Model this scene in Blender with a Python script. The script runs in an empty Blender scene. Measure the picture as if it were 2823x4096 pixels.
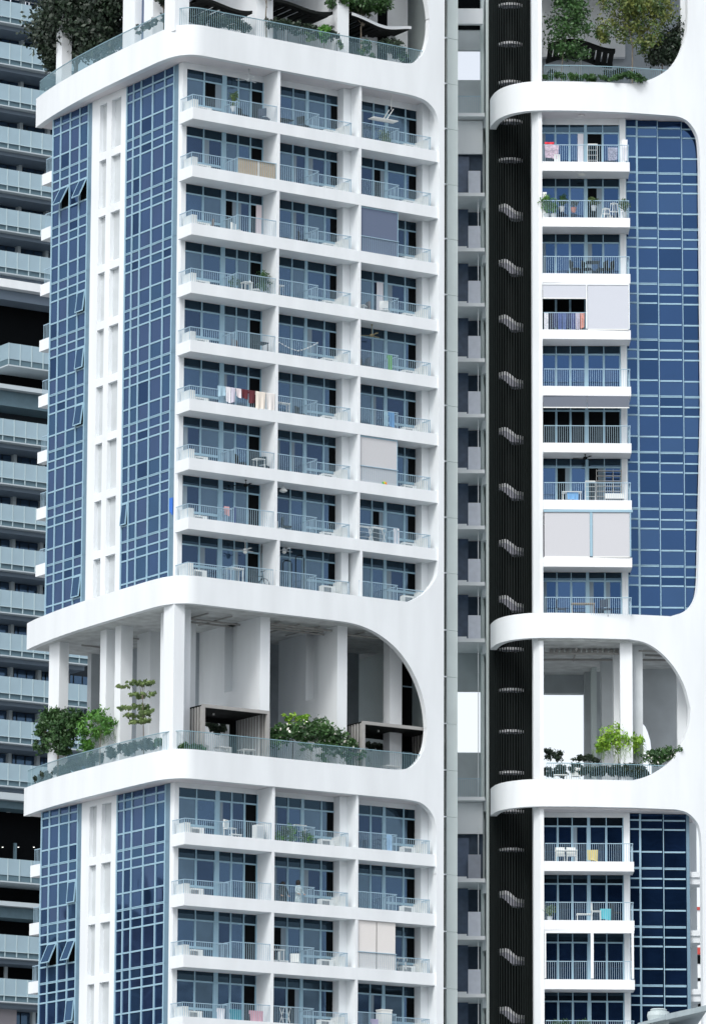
import bpy, bmesh, math, random
from mathutils import Vector, Matrix
random.seed(7)
R_=math.radians
sc=bpy.context.scene
COL=sc.collection
# ------------------------------------------------------------------ camera
PITCH,ROLL,YAW=.197852,.0046802,.5799098
CP=Vector((-128.648,-211.2195,-63.6778)); FPX=20395.1
GZ=-65.4                                             # ground level
cy,sy=math.cos(YAW),math.sin(YAW); cp,sp=math.cos(PITCH),math.sin(PITCH); cr,sr=math.cos(ROLL),math.sin(ROLL)
CF=Vector((sy*cp,cy*cp,sp)); R0=Vector((cy,-sy,0)); U0=R0.cross(CF)
CR=cr*R0+sr*U0; CU=-sr*R0+cr*U0
cam=bpy.data.cameras.new('camera'); camo=bpy.data.objects.new('camera',cam); COL.objects.link(camo)
m=Matrix((( CR.x,CU.x,-CF.x,CP.x),(CR.y,CU.y,-CF.y,CP.y),(CR.z,CU.z,-CF.z,CP.z),(0,0,0,1))); camo.matrix_world=m
cam.sensor_fit='VERTICAL'; cam.sensor_height=24; cam.sensor_width=24; cam.lens=FPX/4096*24
cam.clip_start=1; cam.clip_end=6000
sc.camera=camo
# ------------------------------------------------------------------ light
SUN_EL,SUN_AZ=R_(46),R_(236)                          # azimuth clockwise from +Y
w=bpy.data.worlds.new('World'); sc.world=w; w.use_nodes=True
nt=w.node_tree; bg=nt.nodes['Background']; sk=nt.nodes.new('ShaderNodeTexSky'); sk.sky_type='NISHITA'
sk.sun_disc=False; sk.sun_elevation=SUN_EL; sk.sun_rotation=SUN_AZ; sk.dust_density=3.0; sk.air_density=1.0; sk.ozone_density=1.5
hsv=nt.nodes.new('ShaderNodeHueSaturation'); hsv.inputs['Saturation'].default_value=.30; hsv.inputs['Value'].default_value=1.35   # thin overcast veil
nt.links.new(sk.outputs[0],hsv.inputs['Color']); nt.links.new(hsv.outputs[0],bg.inputs[0]); bg.inputs[1].default_value=.15
sl=bpy.data.lights.new('sun','SUN'); sl.energy=1.25; sl.angle=R_(16); sl.color=(1,.985,.96)
so=bpy.data.objects.new('sun',sl); COL.objects.link(so)
sd=Vector((math.sin(SUN_AZ)*math.cos(SUN_EL),math.cos(SUN_AZ)*math.cos(SUN_EL),math.sin(SUN_EL)))
so.rotation_euler=sd.to_track_quat('Z','Y').to_euler(); so.location=(-100,-100,200)
sc.view_settings.view_transform='Standard'; sc.view_settings.look='None'; sc.view_settings.gamma=1
sc.view_settings.exposure=0.15
sc.render.engine='CYCLES'
# ------------------------------------------------------------------ photogrammetry: a pixel of the survey photo on a real plane
def ray(x,y): return CF+CR*((x-1411.5)/FPX)-CU*((y-2048)/FPX)
def hit(x,y,p0,n):
    d=ray(x,y); return CP+d*((Vector(p0)-CP).dot(n)/d.dot(n))
def hY(x,y,v): return hit(x,y,(0,v,0),Vector((0,1,0)))
def hX(x,y,v): return hit(x,y,(v,0,0),Vector((1,0,0)))
P0=Vector((22.3507,-2.7912,0)); EX=Vector((.836008,-.548718,0)); EY=Vector((.548718,.836008,0))
ROTB=math.atan2(EX.y,EX.x)
def hB(x,y,d=0):                                      # -> (s,z) on right-tower plane at depth d
    q=hit(x,y,P0+EY*d,EY); v=q-P0; return v.dot(EX),q.z
def WB(s,d,z): return P0+EX*s+EY*d+Vector((0,0,z))
# ------------------------------------------------------------------ materials
def mat(name,col,rough=.6,metal=0,noise=0,nscale=3,spec=.5,emit=None,stretch=None,bump=0):
    m=bpy.data.materials.new(name); m.use_nodes=True; n=m.node_tree; b=n.nodes['Principled BSDF']
    b.inputs['Base Color'].default_value=(*col,1); b.inputs['Roughness'].default_value=rough; b.inputs['Metallic'].default_value=metal
    b.inputs['Specular IOR Level'].default_value=spec
    if noise or bump:
        tc=n.nodes.new('ShaderNodeTexCoord'); mp=n.nodes.new('ShaderNodeMapping'); n.links.new(tc.outputs['Object'],mp.inputs[0])
        if stretch: mp.inputs['Scale'].default_value=stretch
        no=n.nodes.new('ShaderNodeTexNoise'); no.inputs['Scale'].default_value=nscale; no.inputs['Detail'].default_value=6; n.links.new(mp.outputs[0],no.inputs[0])
        if noise:
            rp=n.nodes.new('ShaderNodeMapRange'); rp.inputs[1].default_value=.3; rp.inputs[2].default_value=.7; rp.inputs[3].default_value=1-noise; rp.inputs[4].default_value=1+noise*.5
            n.links.new(no.outputs[0],rp.inputs[0])
            hs=n.nodes.new('ShaderNodeHueSaturation'); hs.inputs['Color'].default_value=(*col,1); n.links.new(rp.outputs[0],hs.inputs['Value']); n.links.new(hs.outputs[0],b.inputs['Base Color'])
        if bump:
            bu=n.nodes.new('ShaderNodeBump'); bu.inputs['Strength'].default_value=bump; n.links.new(no.outputs[0],bu.inputs['Height']); n.links.new(bu.outputs[0],b.inputs['Normal'])
    if emit: b.inputs['Emission Color'].default_value=(*emit,1); b.inputs['Emission Strength'].default_value=1
    return m
def glass(name,dark,tint,fac=.6,rough=.03):           # coated window glass: dark room or blind behind, tinted mirror in front
    m=bpy.data.materials.new(name); m.use_nodes=True; n=m.node_tree; n.nodes.remove(n.nodes['Principled BSDF']); out=n.nodes['Material Output']
    tc=n.nodes.new('ShaderNodeTexCoord'); no=n.nodes.new('ShaderNodeTexNoise'); no.inputs['Scale'].default_value=.9; no.inputs['Detail'].default_value=5; n.links.new(tc.outputs['Object'],no.inputs[0])
    mr=n.nodes.new('ShaderNodeMapRange'); mr.inputs[1].default_value=.25; mr.inputs[2].default_value=.75; mr.inputs[3].default_value=.72; mr.inputs[4].default_value=1.25; n.links.new(no.outputs[0],mr.inputs[0])
    hs=n.nodes.new('ShaderNodeHueSaturation'); hs.inputs['Color'].default_value=(*dark,1); n.links.new(mr.outputs[0],hs.inputs['Value'])
    d=n.nodes.new('ShaderNodeBsdfDiffuse'); n.links.new(hs.outputs[0],d.inputs[0])
    g=n.nodes.new('ShaderNodeBsdfGlossy'); g.inputs['Color'].default_value=(*tint,1); g.inputs['Roughness'].default_value=rough
    n2=n.nodes.new('ShaderNodeTexNoise'); n2.inputs['Scale'].default_value=.35; n.links.new(tc.outputs['Object'],n2.inputs[0])
    bu=n.nodes.new('ShaderNodeBump'); bu.inputs['Strength'].default_value=.06; bu.inputs['Distance'].default_value=.3; n.links.new(n2.outputs[0],bu.inputs['Height']); n.links.new(bu.outputs[0],g.inputs['Normal'])
    mx=n.nodes.new('ShaderNodeMixShader'); mx.inputs[0].default_value=fac; n.links.new(d.outputs[0],mx.inputs[1]); n.links.new(g.outputs[0],mx.inputs[2]); n.links.new(mx.outputs[0],out.inputs[0])
    return m
M={}
M['white']=mat('white_paint',(.755,.795,.82),.55,noise=.07,nscale=.9,stretch=(1,1,.18))
M['white2']=mat('ribbed_white',(.76,.78,.80),.6,noise=.07,nscale=9,stretch=(3,3,.05))
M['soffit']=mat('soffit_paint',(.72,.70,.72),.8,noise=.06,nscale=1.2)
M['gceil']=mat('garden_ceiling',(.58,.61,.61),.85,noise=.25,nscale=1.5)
M['shade']=mat('shade_grey',(.52,.56,.58),.8,noise=.12,nscale=.8)  # garden columns' shading put into the grey; plain grey on fans and pots
M['panel']=mat('panel_grey',(.60,.68,.67),.6,noise=.06,nscale=.7)
M['frame']=mat('frame_metal',(.28,.44,.54),.5,0)
M['pil']=mat('pilaster_metal',(.15,.25,.33),.4,.2,noise=.08)
M['rail']=mat('rail_metal',(.32,.46,.56),.5,0)
M['cw']=[glass('curtain_glass_a',(.026,.054,.13),(.115,.185,.31)),glass('curtain_glass_b',(.031,.055,.13),(.125,.185,.305)),glass('curtain_glass_c',(.028,.06,.125),(.105,.19,.305)),glass('curtain_glass_d',(.014,.032,.075),(.06,.11,.21))]
M['cwr']=[glass('east_glass_a',(.008,.022,.065),(.040,.083,.178)),glass('east_glass_b',(.011,.03,.08),(.050,.098,.195)),glass('east_glass_c',(.006,.018,.05),(.030,.066,.145))]
M['win']=[glass('window_glass_a',(.034,.066,.12),(.115,.19,.30),.55,.08),glass('window_glass_b',(.065,.105,.15),(.15,.23,.315),.5,.1),glass('window_glass_c',(.018,.034,.07),(.075,.12,.20),.55,.08)]
M['trans']=glass('transom_glass',(.006,.009,.012),(.07,.12,.17),.4)  # dark reflection of the soffit above is put into the glass tint
M['dark']=mat('dark_room',(.004,.005,.006),.9,spec=.05)  # near-black that stands for unlit depth behind open doors and sashes
M['black']=mat('black_metal',(.008,.010,.010),.8,spec=.1)
M['cagebar']=mat('cage_bar',(.016,.021,.021),.8,spec=.1)
M['navy']=mat('navy_door',(.08,.12,.20),.4,noise=.2)
M['ac']=mat('ac_white',(.74,.76,.74),.5); M['acg']=mat('ac_grille',(.06,.07,.08),.6)
M['bark']=mat('bark',(.16,.14,.11),.9,noise=.3,nscale=8)
M['soil']=mat('soil',(.05,.04,.03),.9)
M['taupe']=mat('taupe_slat',(.33,.33,.32),.7,noise=.1)
M['wallsh']=mat('rear_wall_shade',(.36,.41,.45),.8,noise=.1)  # shade of the deep terraces is put into this wall colour
M['asphalt']=mat('ground',(.26,.27,.27),.9,noise=.2,nscale=.05)
def leaf(name,c1,c2,c3=None):
    m=bpy.data.materials.new(name); m.use_nodes=True; n=m.node_tree; b=n.nodes['Principled BSDF']; b.inputs['Roughness'].default_value=.55
    tc=n.nodes.new('ShaderNodeTexCoord'); no=n.nodes.new('ShaderNodeTexNoise'); no.inputs['Scale'].default_value=1.6; no.inputs['Detail'].default_value=4; n.links.new(tc.outputs['Object'],no.inputs[0])
    r=n.nodes.new('ShaderNodeValToRGB'); r.color_ramp.elements[0].position=.35; r.color_ramp.elements[1].position=.65
    r.color_ramp.elements[0].color=(*c1,1); r.color_ramp.elements[1].color=(*c2,1); n.links.new(no.outputs[0],r.inputs[0]); n.links.new(r.outputs[0],b.inputs['Base Color']); return m
M['leafd']=leaf('leaf_dark',(.008,.018,.011),(.018,.04,.018)); M['leafm']=leaf('leaf_mid',(.015,.055,.015),(.05,.13,.03))
M['leafl']=leaf('leaf_lime',(.12,.30,.02),(.30,.48,.05)); M['leafo']=leaf('leaf_olive',(.04,.09,.03),(.13,.18,.05)); M['leafb']=leaf('leaf_yellowing',(.018,.075,.018),(.15,.17,.03)); M['leafg']=leaf('leaf_green',(.03,.12,.015),(.09,.25,.03))
M['leafy']=leaf('leaf_tier',(.07,.14,.04),(.20,.28,.10)); M['flower']=mat('flower_white',(.8,.8,.72),.6)
def cm(k,c,r=.7,**kw):
    if k not in M: M[k]=mat(k,c,r,**kw)
    return M[k]
# ------------------------------------------------------------------ mesh builder
class MB:
    def __init__(s,*mats): s.v=[];s.f=[];s.mi=[];s.mats=list(mats);s.cur=0
    def q(s,pts,mi=None):
        n=len(s.v); s.v+= [tuple(p) for p in pts]; s.f.append(tuple(range(n,n+len(pts)))); s.mi.append(s.cur if mi is None else mi)
    def box(s,x0,x1,y0,y1,z0,z1,mi=None):
        if x0>x1:x0,x1=x1,x0
        if y0>y1:y0,y1=y1,y0
        if z0>z1:z0,z1=z1,z0
        n=len(s.v); s.v+=[(x,y,z) for z in (z0,z1) for y in (y0,y1) for x in (x0,x1)]
        for f in ((0,2,3,1),(4,5,7,6),(0,1,5,4),(2,6,7,3),(0,4,6,2),(1,3,7,5)): s.f.append(tuple(n+i for i in f)); s.mi.append(s.cur if mi is None else mi)
        return s
    def prism(s,pl,z0,z1,mi=None):                    # pl counter-clockwise plan
        a=sum(pl[i][0]*pl[(i+1)%len(pl)][1]-pl[(i+1)%len(pl)][0]*pl[i][1] for i in range(len(pl)))
        if a<0: pl=pl[::-1]
        k=len(pl); n=len(s.v); s.v+=[(p[0],p[1],z0) for p in pl]+[(p[0],p[1],z1) for p in pl]; c=s.cur if mi is None else mi
        s.f.append(tuple(range(n+k-1,n-1,-1))); s.f.append(tuple(range(n+k,n+2*k))); s.mi+=[c,c]
        for i in range(k):
            j=(i+1)%k; s.f.append((n+i,n+j,n+k+j,n+k+i)); s.mi.append(c)
        return s
    def tube(s,pts,r0,r1=None,k=6,mi=None):
        r1=r0 if r1 is None else r1; c=s.cur if mi is None else mi; n=len(s.v); L=len(pts)
        for i,p in enumerate(pts):
            p=Vector(p); d=(Vector(pts[min(i+1,L-1)])-Vector(pts[max(i-1,0)])).normalized()
            a=d.orthogonal().normalized(); b=d.cross(a); r=r0+(r1-r0)*i/max(1,L-1)
            for t in range(k):
                an=2*math.pi*t/k; s.v.append(tuple(p+a*math.cos(an)*r+b*math.sin(an)*r))
        for i in range(L-1):
            for t in range(k): s.f.append((n+i*k+t,n+i*k+(t+1)%k,n+(i+1)*k+(t+1)%k,n+(i+1)*k+t)); s.mi.append(c)
        s.f.append(tuple(n+t for t in range(k))[::-1]); s.f.append(tuple(n+(L-1)*k+t for t in range(k))); s.mi+=[c,c]
        return s
    def lathe(s,prof,cx=0,cy=0,k=16,mi=None):         # prof: (r,z) list
        c=s.cur if mi is None else mi; n=len(s.v); L=len(prof)
        for r,z in prof:
            for t in range(k): an=2*math.pi*t/k; s.v.append((cx+r*math.cos(an),cy+r*math.sin(an),z))
        for i in range(L-1):
            for t in range(k): s.f.append((n+i*k+t,n+i*k+(t+1)%k,n+(i+1)*k+(t+1)%k,n+(i+1)*k+t)); s.mi.append(c)
        s.f.append(tuple(n+t for t in range(k))[::-1]); s.f.append(tuple(n+(L-1)*k+t for t in range(k))); s.mi+=[c,c]
        return s
    def build(s,name,parent=None,loc=None,smooth=False):
        me=bpy.data.meshes.new(name); me.from_pydata(s.v,[],s.f)
        for m_ in s.mats: me.materials.append(m_)
        me.polygons.foreach_set('material_index',s.mi)
        if smooth: me.polygons.foreach_set('use_smooth',[True]*len(s.f))
        me.update(); o=bpy.data.objects.new(name,me); COL.objects.link(o)
        if parent: o.parent=parent
        if loc is not None: o.location=loc
        elif parent and parent.get('tw'): o.location=(0,0,-GZ)
        return o
def tag(o,label=None,cat=None,group=None,kind=None):
    if label:o['label']=label
    if cat:o['category']=cat
    if group:o['group']=group
    if kind:o['kind']=kind
    return o
def empty(name,loc,rz=0,label=None,cat=None,group=None,tw=False):
    o=bpy.data.objects.new(name,None); COL.objects.link(o); o.location=loc; o.rotation_euler=(0,0,rz); o.empty_display_size=.3
    if tw: o['tw']=1
    return tag(o,label,cat,group)
def children(o): return [c for c in bpy.data.objects if c.parent==o]
def cpy(o,parent=None,dz=0,loc=None,kids=None):
    c=o.copy(); COL.objects.link(c)
    if parent is not None: c.parent=parent
    if loc is not None: c.location=loc
    elif dz: c.location=(o.location.x,o.location.y,o.location.z+dz)
    for k in (kids if kids is not None else children(o)): cpy(k,c)
    return c
# ------------------------------------------------------------------ ground
g=MB(M['asphalt']); g.q([(-1500,-1500,GZ),(1500,-1500,GZ),(1500,2500,GZ),(-1500,2500,GZ)]); tag(g.build('ground'),kind='structure')
# ================================================================== towers
TA=empty('apartment_tower',(0,0,GZ),0,'white apartment tower with three columns of balconies and blue glass walls at its left corner','building',tw=True)
TB=empty('apartment_tower',(P0.x,P0.y,GZ),ROTB,'white apartment tower at right with one balcony column beside a dark round stairwell','building',tw=True)
def interp(pl,x,ends=True):
    for (a,b),(c,d) in zip(pl,pl[1:]):
        if a<=x<=c: return b if c==a else b+(d-b)*(x-a)/(c-a)
    return pl[0][1] if x<pl[0][0] else pl[-1][1]
def smoothpath(P,n=3):
    P=[Vector(p) for p in P]
    for _ in range(n):
        Q=[P[0]]
        for a,b in zip(P,P[1:]): Q+=[a*.75+b*.25,a*.25+b*.75]
        Q.append(P[-1]); P=Q
    return P
class Plate:
    """bent wall plate: plan path (x,y), u = arclength with u0 at a given index; solid z-intervals per column"""
    def __init__(s,path,uref):
        s.p=path; L=[0]
        for a,b in zip(path,path[1:]): L.append(L[-1]+(b-a).length)
        # u grows along path; uref: function mapping so that u==x at the path point nearest x=uref
        k=min(range(len(path)),key=lambda i:abs(path[i].x-uref)+(0 if path[i].y<1 else 99)); off=path[k].x-L[k]
        s.u=[l+off for l in L]
    def at(s,u,n=0):
        i=0
        while i<len(s.u)-2 and s.u[i+1]<u: i+=1
        a,b=s.p[i],s.p[i+1]; t=(u-s.u[i])/(s.u[i+1]-s.u[i]); d=(b-a).normalized()
        nn=Vector((-d.y,d.x)); q=a+(b-a)*t+nn*n; return q.x,q.y
    def norm(s,u):
        e=.12; a=Vector(s.at(u-e)); b=Vector(s.at(u+e)); d=(b-a).normalized(); return Vector((-d.y,d.x))
    def pt(s,u,n):
        q=Vector(s.at(u))+s.norm(u)*n; return q.x,q.y
def solid(plate,cols,openings,zlo,zhi,th,mb):
    """openings: list of (bot(u),top(u),uend) void between"""
    def ivs(u,side):
        vo=[]
        for bot,top,ue in openings:
            if (u<ue if side>0 else u<=ue):
                a,b=bot(u),top(u)
                if b>a: vo.append((a,b))
        vo.sort(); out=[]; z=zlo
        for a,b in vo:
            if a>z: out.append((z,a))
            z=max(z,b)
        if z<zhi: out.append((z,zhi))
        return out
    for u0,u1 in zip(cols,cols[1:]):
        A=ivs(u0,1); 
        um=(u0+u1)/2; Mi=ivs(um,1); B=ivs(u1,-1)
        if len(A)!=len(Mi): A=Mi
        if len(B)!=len(Mi): B=Mi
        a0=plate.pt(u0,0);a1=plate.pt(u1,0);b0=plate.pt(u0,th);b1=plate.pt(u1,th)
        for (p,q),(r,t) in zip(A,B):
            mb.q([(*a0,p),(*a1,r),(*a1,t),(*a0,q)]); mb.q([(*b0,p),(*b0,q),(*b1,t),(*b1,r)])
            if p>zlo: mb.q([(*a0,p),(*b0,p),(*b1,r),(*a1,r)])
            if q<zhi: mb.q([(*a0,q),(*a1,t),(*b1,t),(*b0,q)])
    # right end walls of voids
    for bot,top,ue in openings:
        a=plate.pt(ue,0); b=plate.pt(ue,th); z0,z1=bot(ue),top(ue)
        if z1>z0: mb.q([(*a,z0),(*b,z0),(*b,z1),(*a,z1)])
    for u,fl in ((cols[0],0),(cols[-1],1)):
        a=plate.pt(u,0); b=plate.pt(u,th)
        for p,q in ivs(u,1 if not fl else -1):
            pts=[(*a,p),(*a,q),(*b,q),(*b,p)]; mb.q(pts if not fl else pts[::-1])
def cols_for(plate,polys,extra=()):
    c=set(round(u,3) for u in plate.u)
    for pl in polys:
        for (a,b),(d,e) in zip(pl,pl[1:]):
            for t in range(4): c.add(round(a+(d-a)*t/4,3))
        c.add(round(pl[-1][0],3))
    c|=set(extra); c=sorted(c); out=[c[0]]
    for x in c[1:]:
        if x-out[-1]>.0015: out.append(x)
    return out
def smo(pl,n=2): return [tuple(p) for p in smoothpath([Vector(p) for p in pl],n)]
# ---- left tower facade frame
ZR1,ZR1b,ZRA,ZRAb,ZRB,ZRBb=10.9,9.32,-17.35,-18.75,-26.0,-27.45
pathA=[Vector(p) for p in ((.2,16.3),(-.1,14.8),(-.38,12.6),(-.58,10.4),(-.70,8.0),(-.76,5.5),(-.80,3.2),(-.80,1.7),(-.66,.75),(-.30,.14),(.25,-.12),(.9,-.12))]
pathA=smoothpath(pathA,3)+[Vector((x,-.12)) for x in (3,6,9,12,15.19)]
PA=Plate(pathA,.9)
O1t=smo([(12.2,ZR1b),(13.31,9.30),(14.02,9.17),(14.49,8.85),(14.76,8.40),(14.85,7.81),(14.86,7.0)])
O1b=smo([(13.0,ZRA),(13.72,-17.0),(14.25,-16.56),(14.67,-16.02),(14.83,-15.6),(14.86,-15.0)])
O0b=smo([(11.4,ZR1),(12.96,10.93),(13.43,11.15),(13.78,11.54),(14.07,12.14),(14.2,12.87),(14.22,13.6)])
O0t=smo([(13.6,16.8),(14.05,14.6),(14.15,14.19),(14.22,13.62)])
O2t=smo([(8.3,ZRAb),(9.5,-18.76),(10.4,-18.90),(11.3,-19.2),(12.25,-19.75),(13.0,-20.48),(13.55,-21.31),(13.92,-22.16),(14.12,-23.02),(14.17,-23.7)])
O2b=smo([(12.2,ZRB),(13.01,-25.90),(13.42,-25.66),(13.79,-25.22),(14.08,-24.6),(14.17,-23.8)])
O3t=smo([(12.9,ZRBb),(13.74,-27.50),(14.16,-27.72),(14.53,-28.10),(14.72,-28.59),(14.76,-29.5)])
ZLO,ZHI=-44,18
opsA=[(lambda u:interp(O0b,u),lambda u:(interp(O0t,u) if u>13.6 else 99),14.22),
      (lambda u:interp(O1b,u),lambda u:interp(O1t,u),14.86),
      (lambda u:interp(O2b,u),lambda u:interp(O2t,u),14.17),
      (lambda u:-99,lambda u:interp(O3t,u),14.76)]
mb=MB(M['white'])
solid(PA,cols_for(PA,[O0b,O0t,O1t,O1b,O2t,O2b,O3t],(14.22,14.86,14.17,14.76)),opsA,ZLO,ZHI,.34,mb)
mb.build('facade_frame',TA)
# floor plates inside the ribbons
innerA=[PA.pt(u,.3) for u in [PA.u[0]+.05]+[u for u in PA.u if PA.u[0]+.3<u<1.5][::2]+[2]]
def plateslab(z0,z1,name,m_,inner,tail,parent):
    mb=MB(m_); mb.prism(inner+tail,z0,z1); return mb.build(name,parent)
tailA=[(14.8,.18),(16.0,1.6),(16.0,16.3)]
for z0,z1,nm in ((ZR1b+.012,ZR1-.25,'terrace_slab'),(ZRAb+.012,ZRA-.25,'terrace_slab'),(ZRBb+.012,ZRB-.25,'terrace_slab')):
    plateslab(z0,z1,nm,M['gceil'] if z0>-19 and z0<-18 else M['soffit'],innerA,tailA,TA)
# core walls behind the glass
mb=MB(M['shade']); 
for z0,z1 in ((ZRA-.2,ZR1b),(ZLO,ZRBb)):
    mb.box(.42,15.1,1.5,14.3,z0,z1-.01)
mb.build('core_wall',TA)
# white corner pier and centre wall with niches, pilasters
mb=MB(M['white'])
for z0,z1 in ((ZRA-.2,ZR1b),(ZLO,ZRBb)):
    mb.box(.2,.46,1.345,1.74,z0,z1)
    # niche wall: solid strips and bands
    for y0,y1 in ((6.92,7.42),(8.37,8.87),(9.57,10.36)): mb.box(.2,.5,y0,y1,z0,z1)
    lv=[6-3*r for r in range(-1,9)] if z1>0 else [-30.69+3-3*r for r in range(0,7)]
    for l in lv:
        mb.box(.203,.5,7.42,8.37,l-.05,l+.36); mb.box(.203,.5,8.87,9.57,l-.05,l+.36)
    mb.box(.98,1.1,7.3,9.7,z0,z1)
    for y in (7.42,8.37,8.87,9.57): mb.box(.5,.98,y-(.12 if y in(7.42,8.87) else 0),y+(.12 if y in (8.37,9.57) else 0),z0,z1)
    for l in lv: mb.box(.5,.98,7.42,9.57,l-.04,l+.35)
mb.build('niche_wall',TA)
mb=MB(M['pil'],M['frame'])
for z0,z1 in ((ZRA-.2,ZR1b-.01),(ZLO,ZRBb-.01)):
    mb.box(.22,.44,1.742,2.2,z0,z1); mb.box(.22,.44,10.36,10.75,z0,z1)
    lv=[6.39-3*r for r in range(-1,9)] if z1>0 else [-30.3+3-3*r for r in range(0,7)]
    for l in lv:
        for a,b in ((1.74,2.2),(10.36,10.75)): mb.box(.205,.22,a,b,l-.015,l+.015,0)
mb.build('pilaster',TA)
# curtain walls
def curtain(name,parent,axis,cols,lv,offs,z0,z1,d,mats,skip=()):
    """cols: mullion centres along the wall; axis 'x' (right tower: s varies) or 'y' (left face)"""
    fr=MB(M['frame']); pn=MB(*mats); w=.05
    def B(m_,a,b,n0,n1,p,q,mi=None):
        if axis=='y': m_.box(d+n0,d+n1,a,b,p,q,mi)
        else:
            o=.13*((a+b)/2-cols[0]); m_.box(a,b,d+o+n0,d+o+n1,p,q,mi)
    for c in cols: B(fr,c-w,c+w,-.05,.06,z0,z1)
    zs=[]
    for l in lv:
        for o in offs:
            z=l+o
            if z0<z<z1: zs.append(z); 
            dbl=(o==offs[0])
            for i in range(len(cols)-1):
                if z0+.05<z<z1-.05:
                    if dbl:
                        B(fr,cols[i]+w,cols[i+1]-w,-.035,.05,z+.02,z+.055); B(fr,cols[i]+w,cols[i+1]-w,-.035,.05,z-.055,z-.02); B(fr,cols[i]+w,cols[i+1]-w,-.01,.05,z-.02,z+.02)
                    else: B(fr,cols[i]+w,cols[i+1]-w,-.035,.05,z-.04,z+.04)
    zs=sorted(zs); zz=[z0]+zs+[z1]
    for i in range(len(cols)-1):
        a,b=sorted((cols[i],cols[i+1]))
        for p,q in zip(zz,zz[1:]):
            if any(s[0]==i and p<s[1]<q for s in skip):
                mi=len(mats)-1
                B(pn,a,b,.10,.12,p,q,mi); continue
            rr=random.random(); n=len(mats); mi=0 if rr<.42 else (1 if rr<.75 else (2 if rr<.94 or n<4 else 3))
            B(pn,a,b,.0,.02,p,q,min(mi,n-1))
            # sash frame inset line
    pn.mats=list(mats); f=fr.build(name,parent); p_=pn.build('glass_pane',f,loc=(0,0,0)); return f
OFF=(.39,-.13,-.60,-1.78)
cwL=[14.45,13.64,12.65,11.66,10.78]; cwR=[6.88,6.21,5.44,4.3,3.11,2.22]
lvM=[6-3*r for r in range(-1,9)]; lvL=[-30.69+3-3*r for r in range(0,7)]
# open sashes: (wall, column, z mid, swing deg)
SASH=[(0,1,4.8,26),(0,3,4.8,24),(0,3,-1.2,7),(0,3,-4.2,6),(0,3,-7.2,8),(0,3,-16.2,6),(1,0,-13.2,5),
      (0,3,-31.9,5),(0,1,-34.9,24),(0,3,-34.9,22),(0,3,-37.9,6)]
M['cwd']=M['cw']+[M['dark']]
curt={}
for wi,cols in ((0,cwL),(1,cwR)):
    for bi,(lv,z0,z1) in enumerate(((lvM,ZRA-.15,ZR1b-.01),(lvL,ZLO,ZRBb-.01))):
        sk=[(s[1],s[2]) for s in SASH if s[0]==wi and z0<s[2]<z1]
        curt[wi,bi]=curtain('curtain_wall',TA,'y',cols,lv,OFF,z0,z1,.246,M['cwd'],sk)
for wi,c,z,ang in SASH:
    cols=cwL if wi==0 else cwR; a,b=sorted((cols[c],cols[c+1])); a+=.05; b-=.05
    sm=MB(M['frame'],M['cw'][2]); h=1.1; t=.05
    for y0,y1,p,q in ((a,a+t,-h,0),(b-t,b,-h,0),(a+t,b-t,-t,0),(a+t,b-t,-h,-h+t)): sm.box(-.03,.02,y0,y1,p,q)
    sm.box(-.012,.0,a+t,b-t,-h+t,-t,1)
    o=sm.build('window_sash',curt[wi,0 if z>-20 else 1],loc=(.20,0,z+.55)); o.rotation_euler=(0,R_(ang),0)
# small white ledge ends at the far left corner
for l in [6-3*r for r in range(0,8)]+[-30.69-3*r for r in range(0,4)]:
    mb=MB(M['white']); mb.box(.25,1.6,14.56,15.6,l,l+.6); o=mb.build('side_ledge',TA)
    mb=MB(M['rail']); 
    for k in range(7): y=14.62+k*.14; mb.box(.42,.44,y,y+.02,l+.6,l+1.4)
    mb.box(.41,.45,14.58,15.5,l+1.4,l+1.44); mb.build('ledge_railing',TA)
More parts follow.
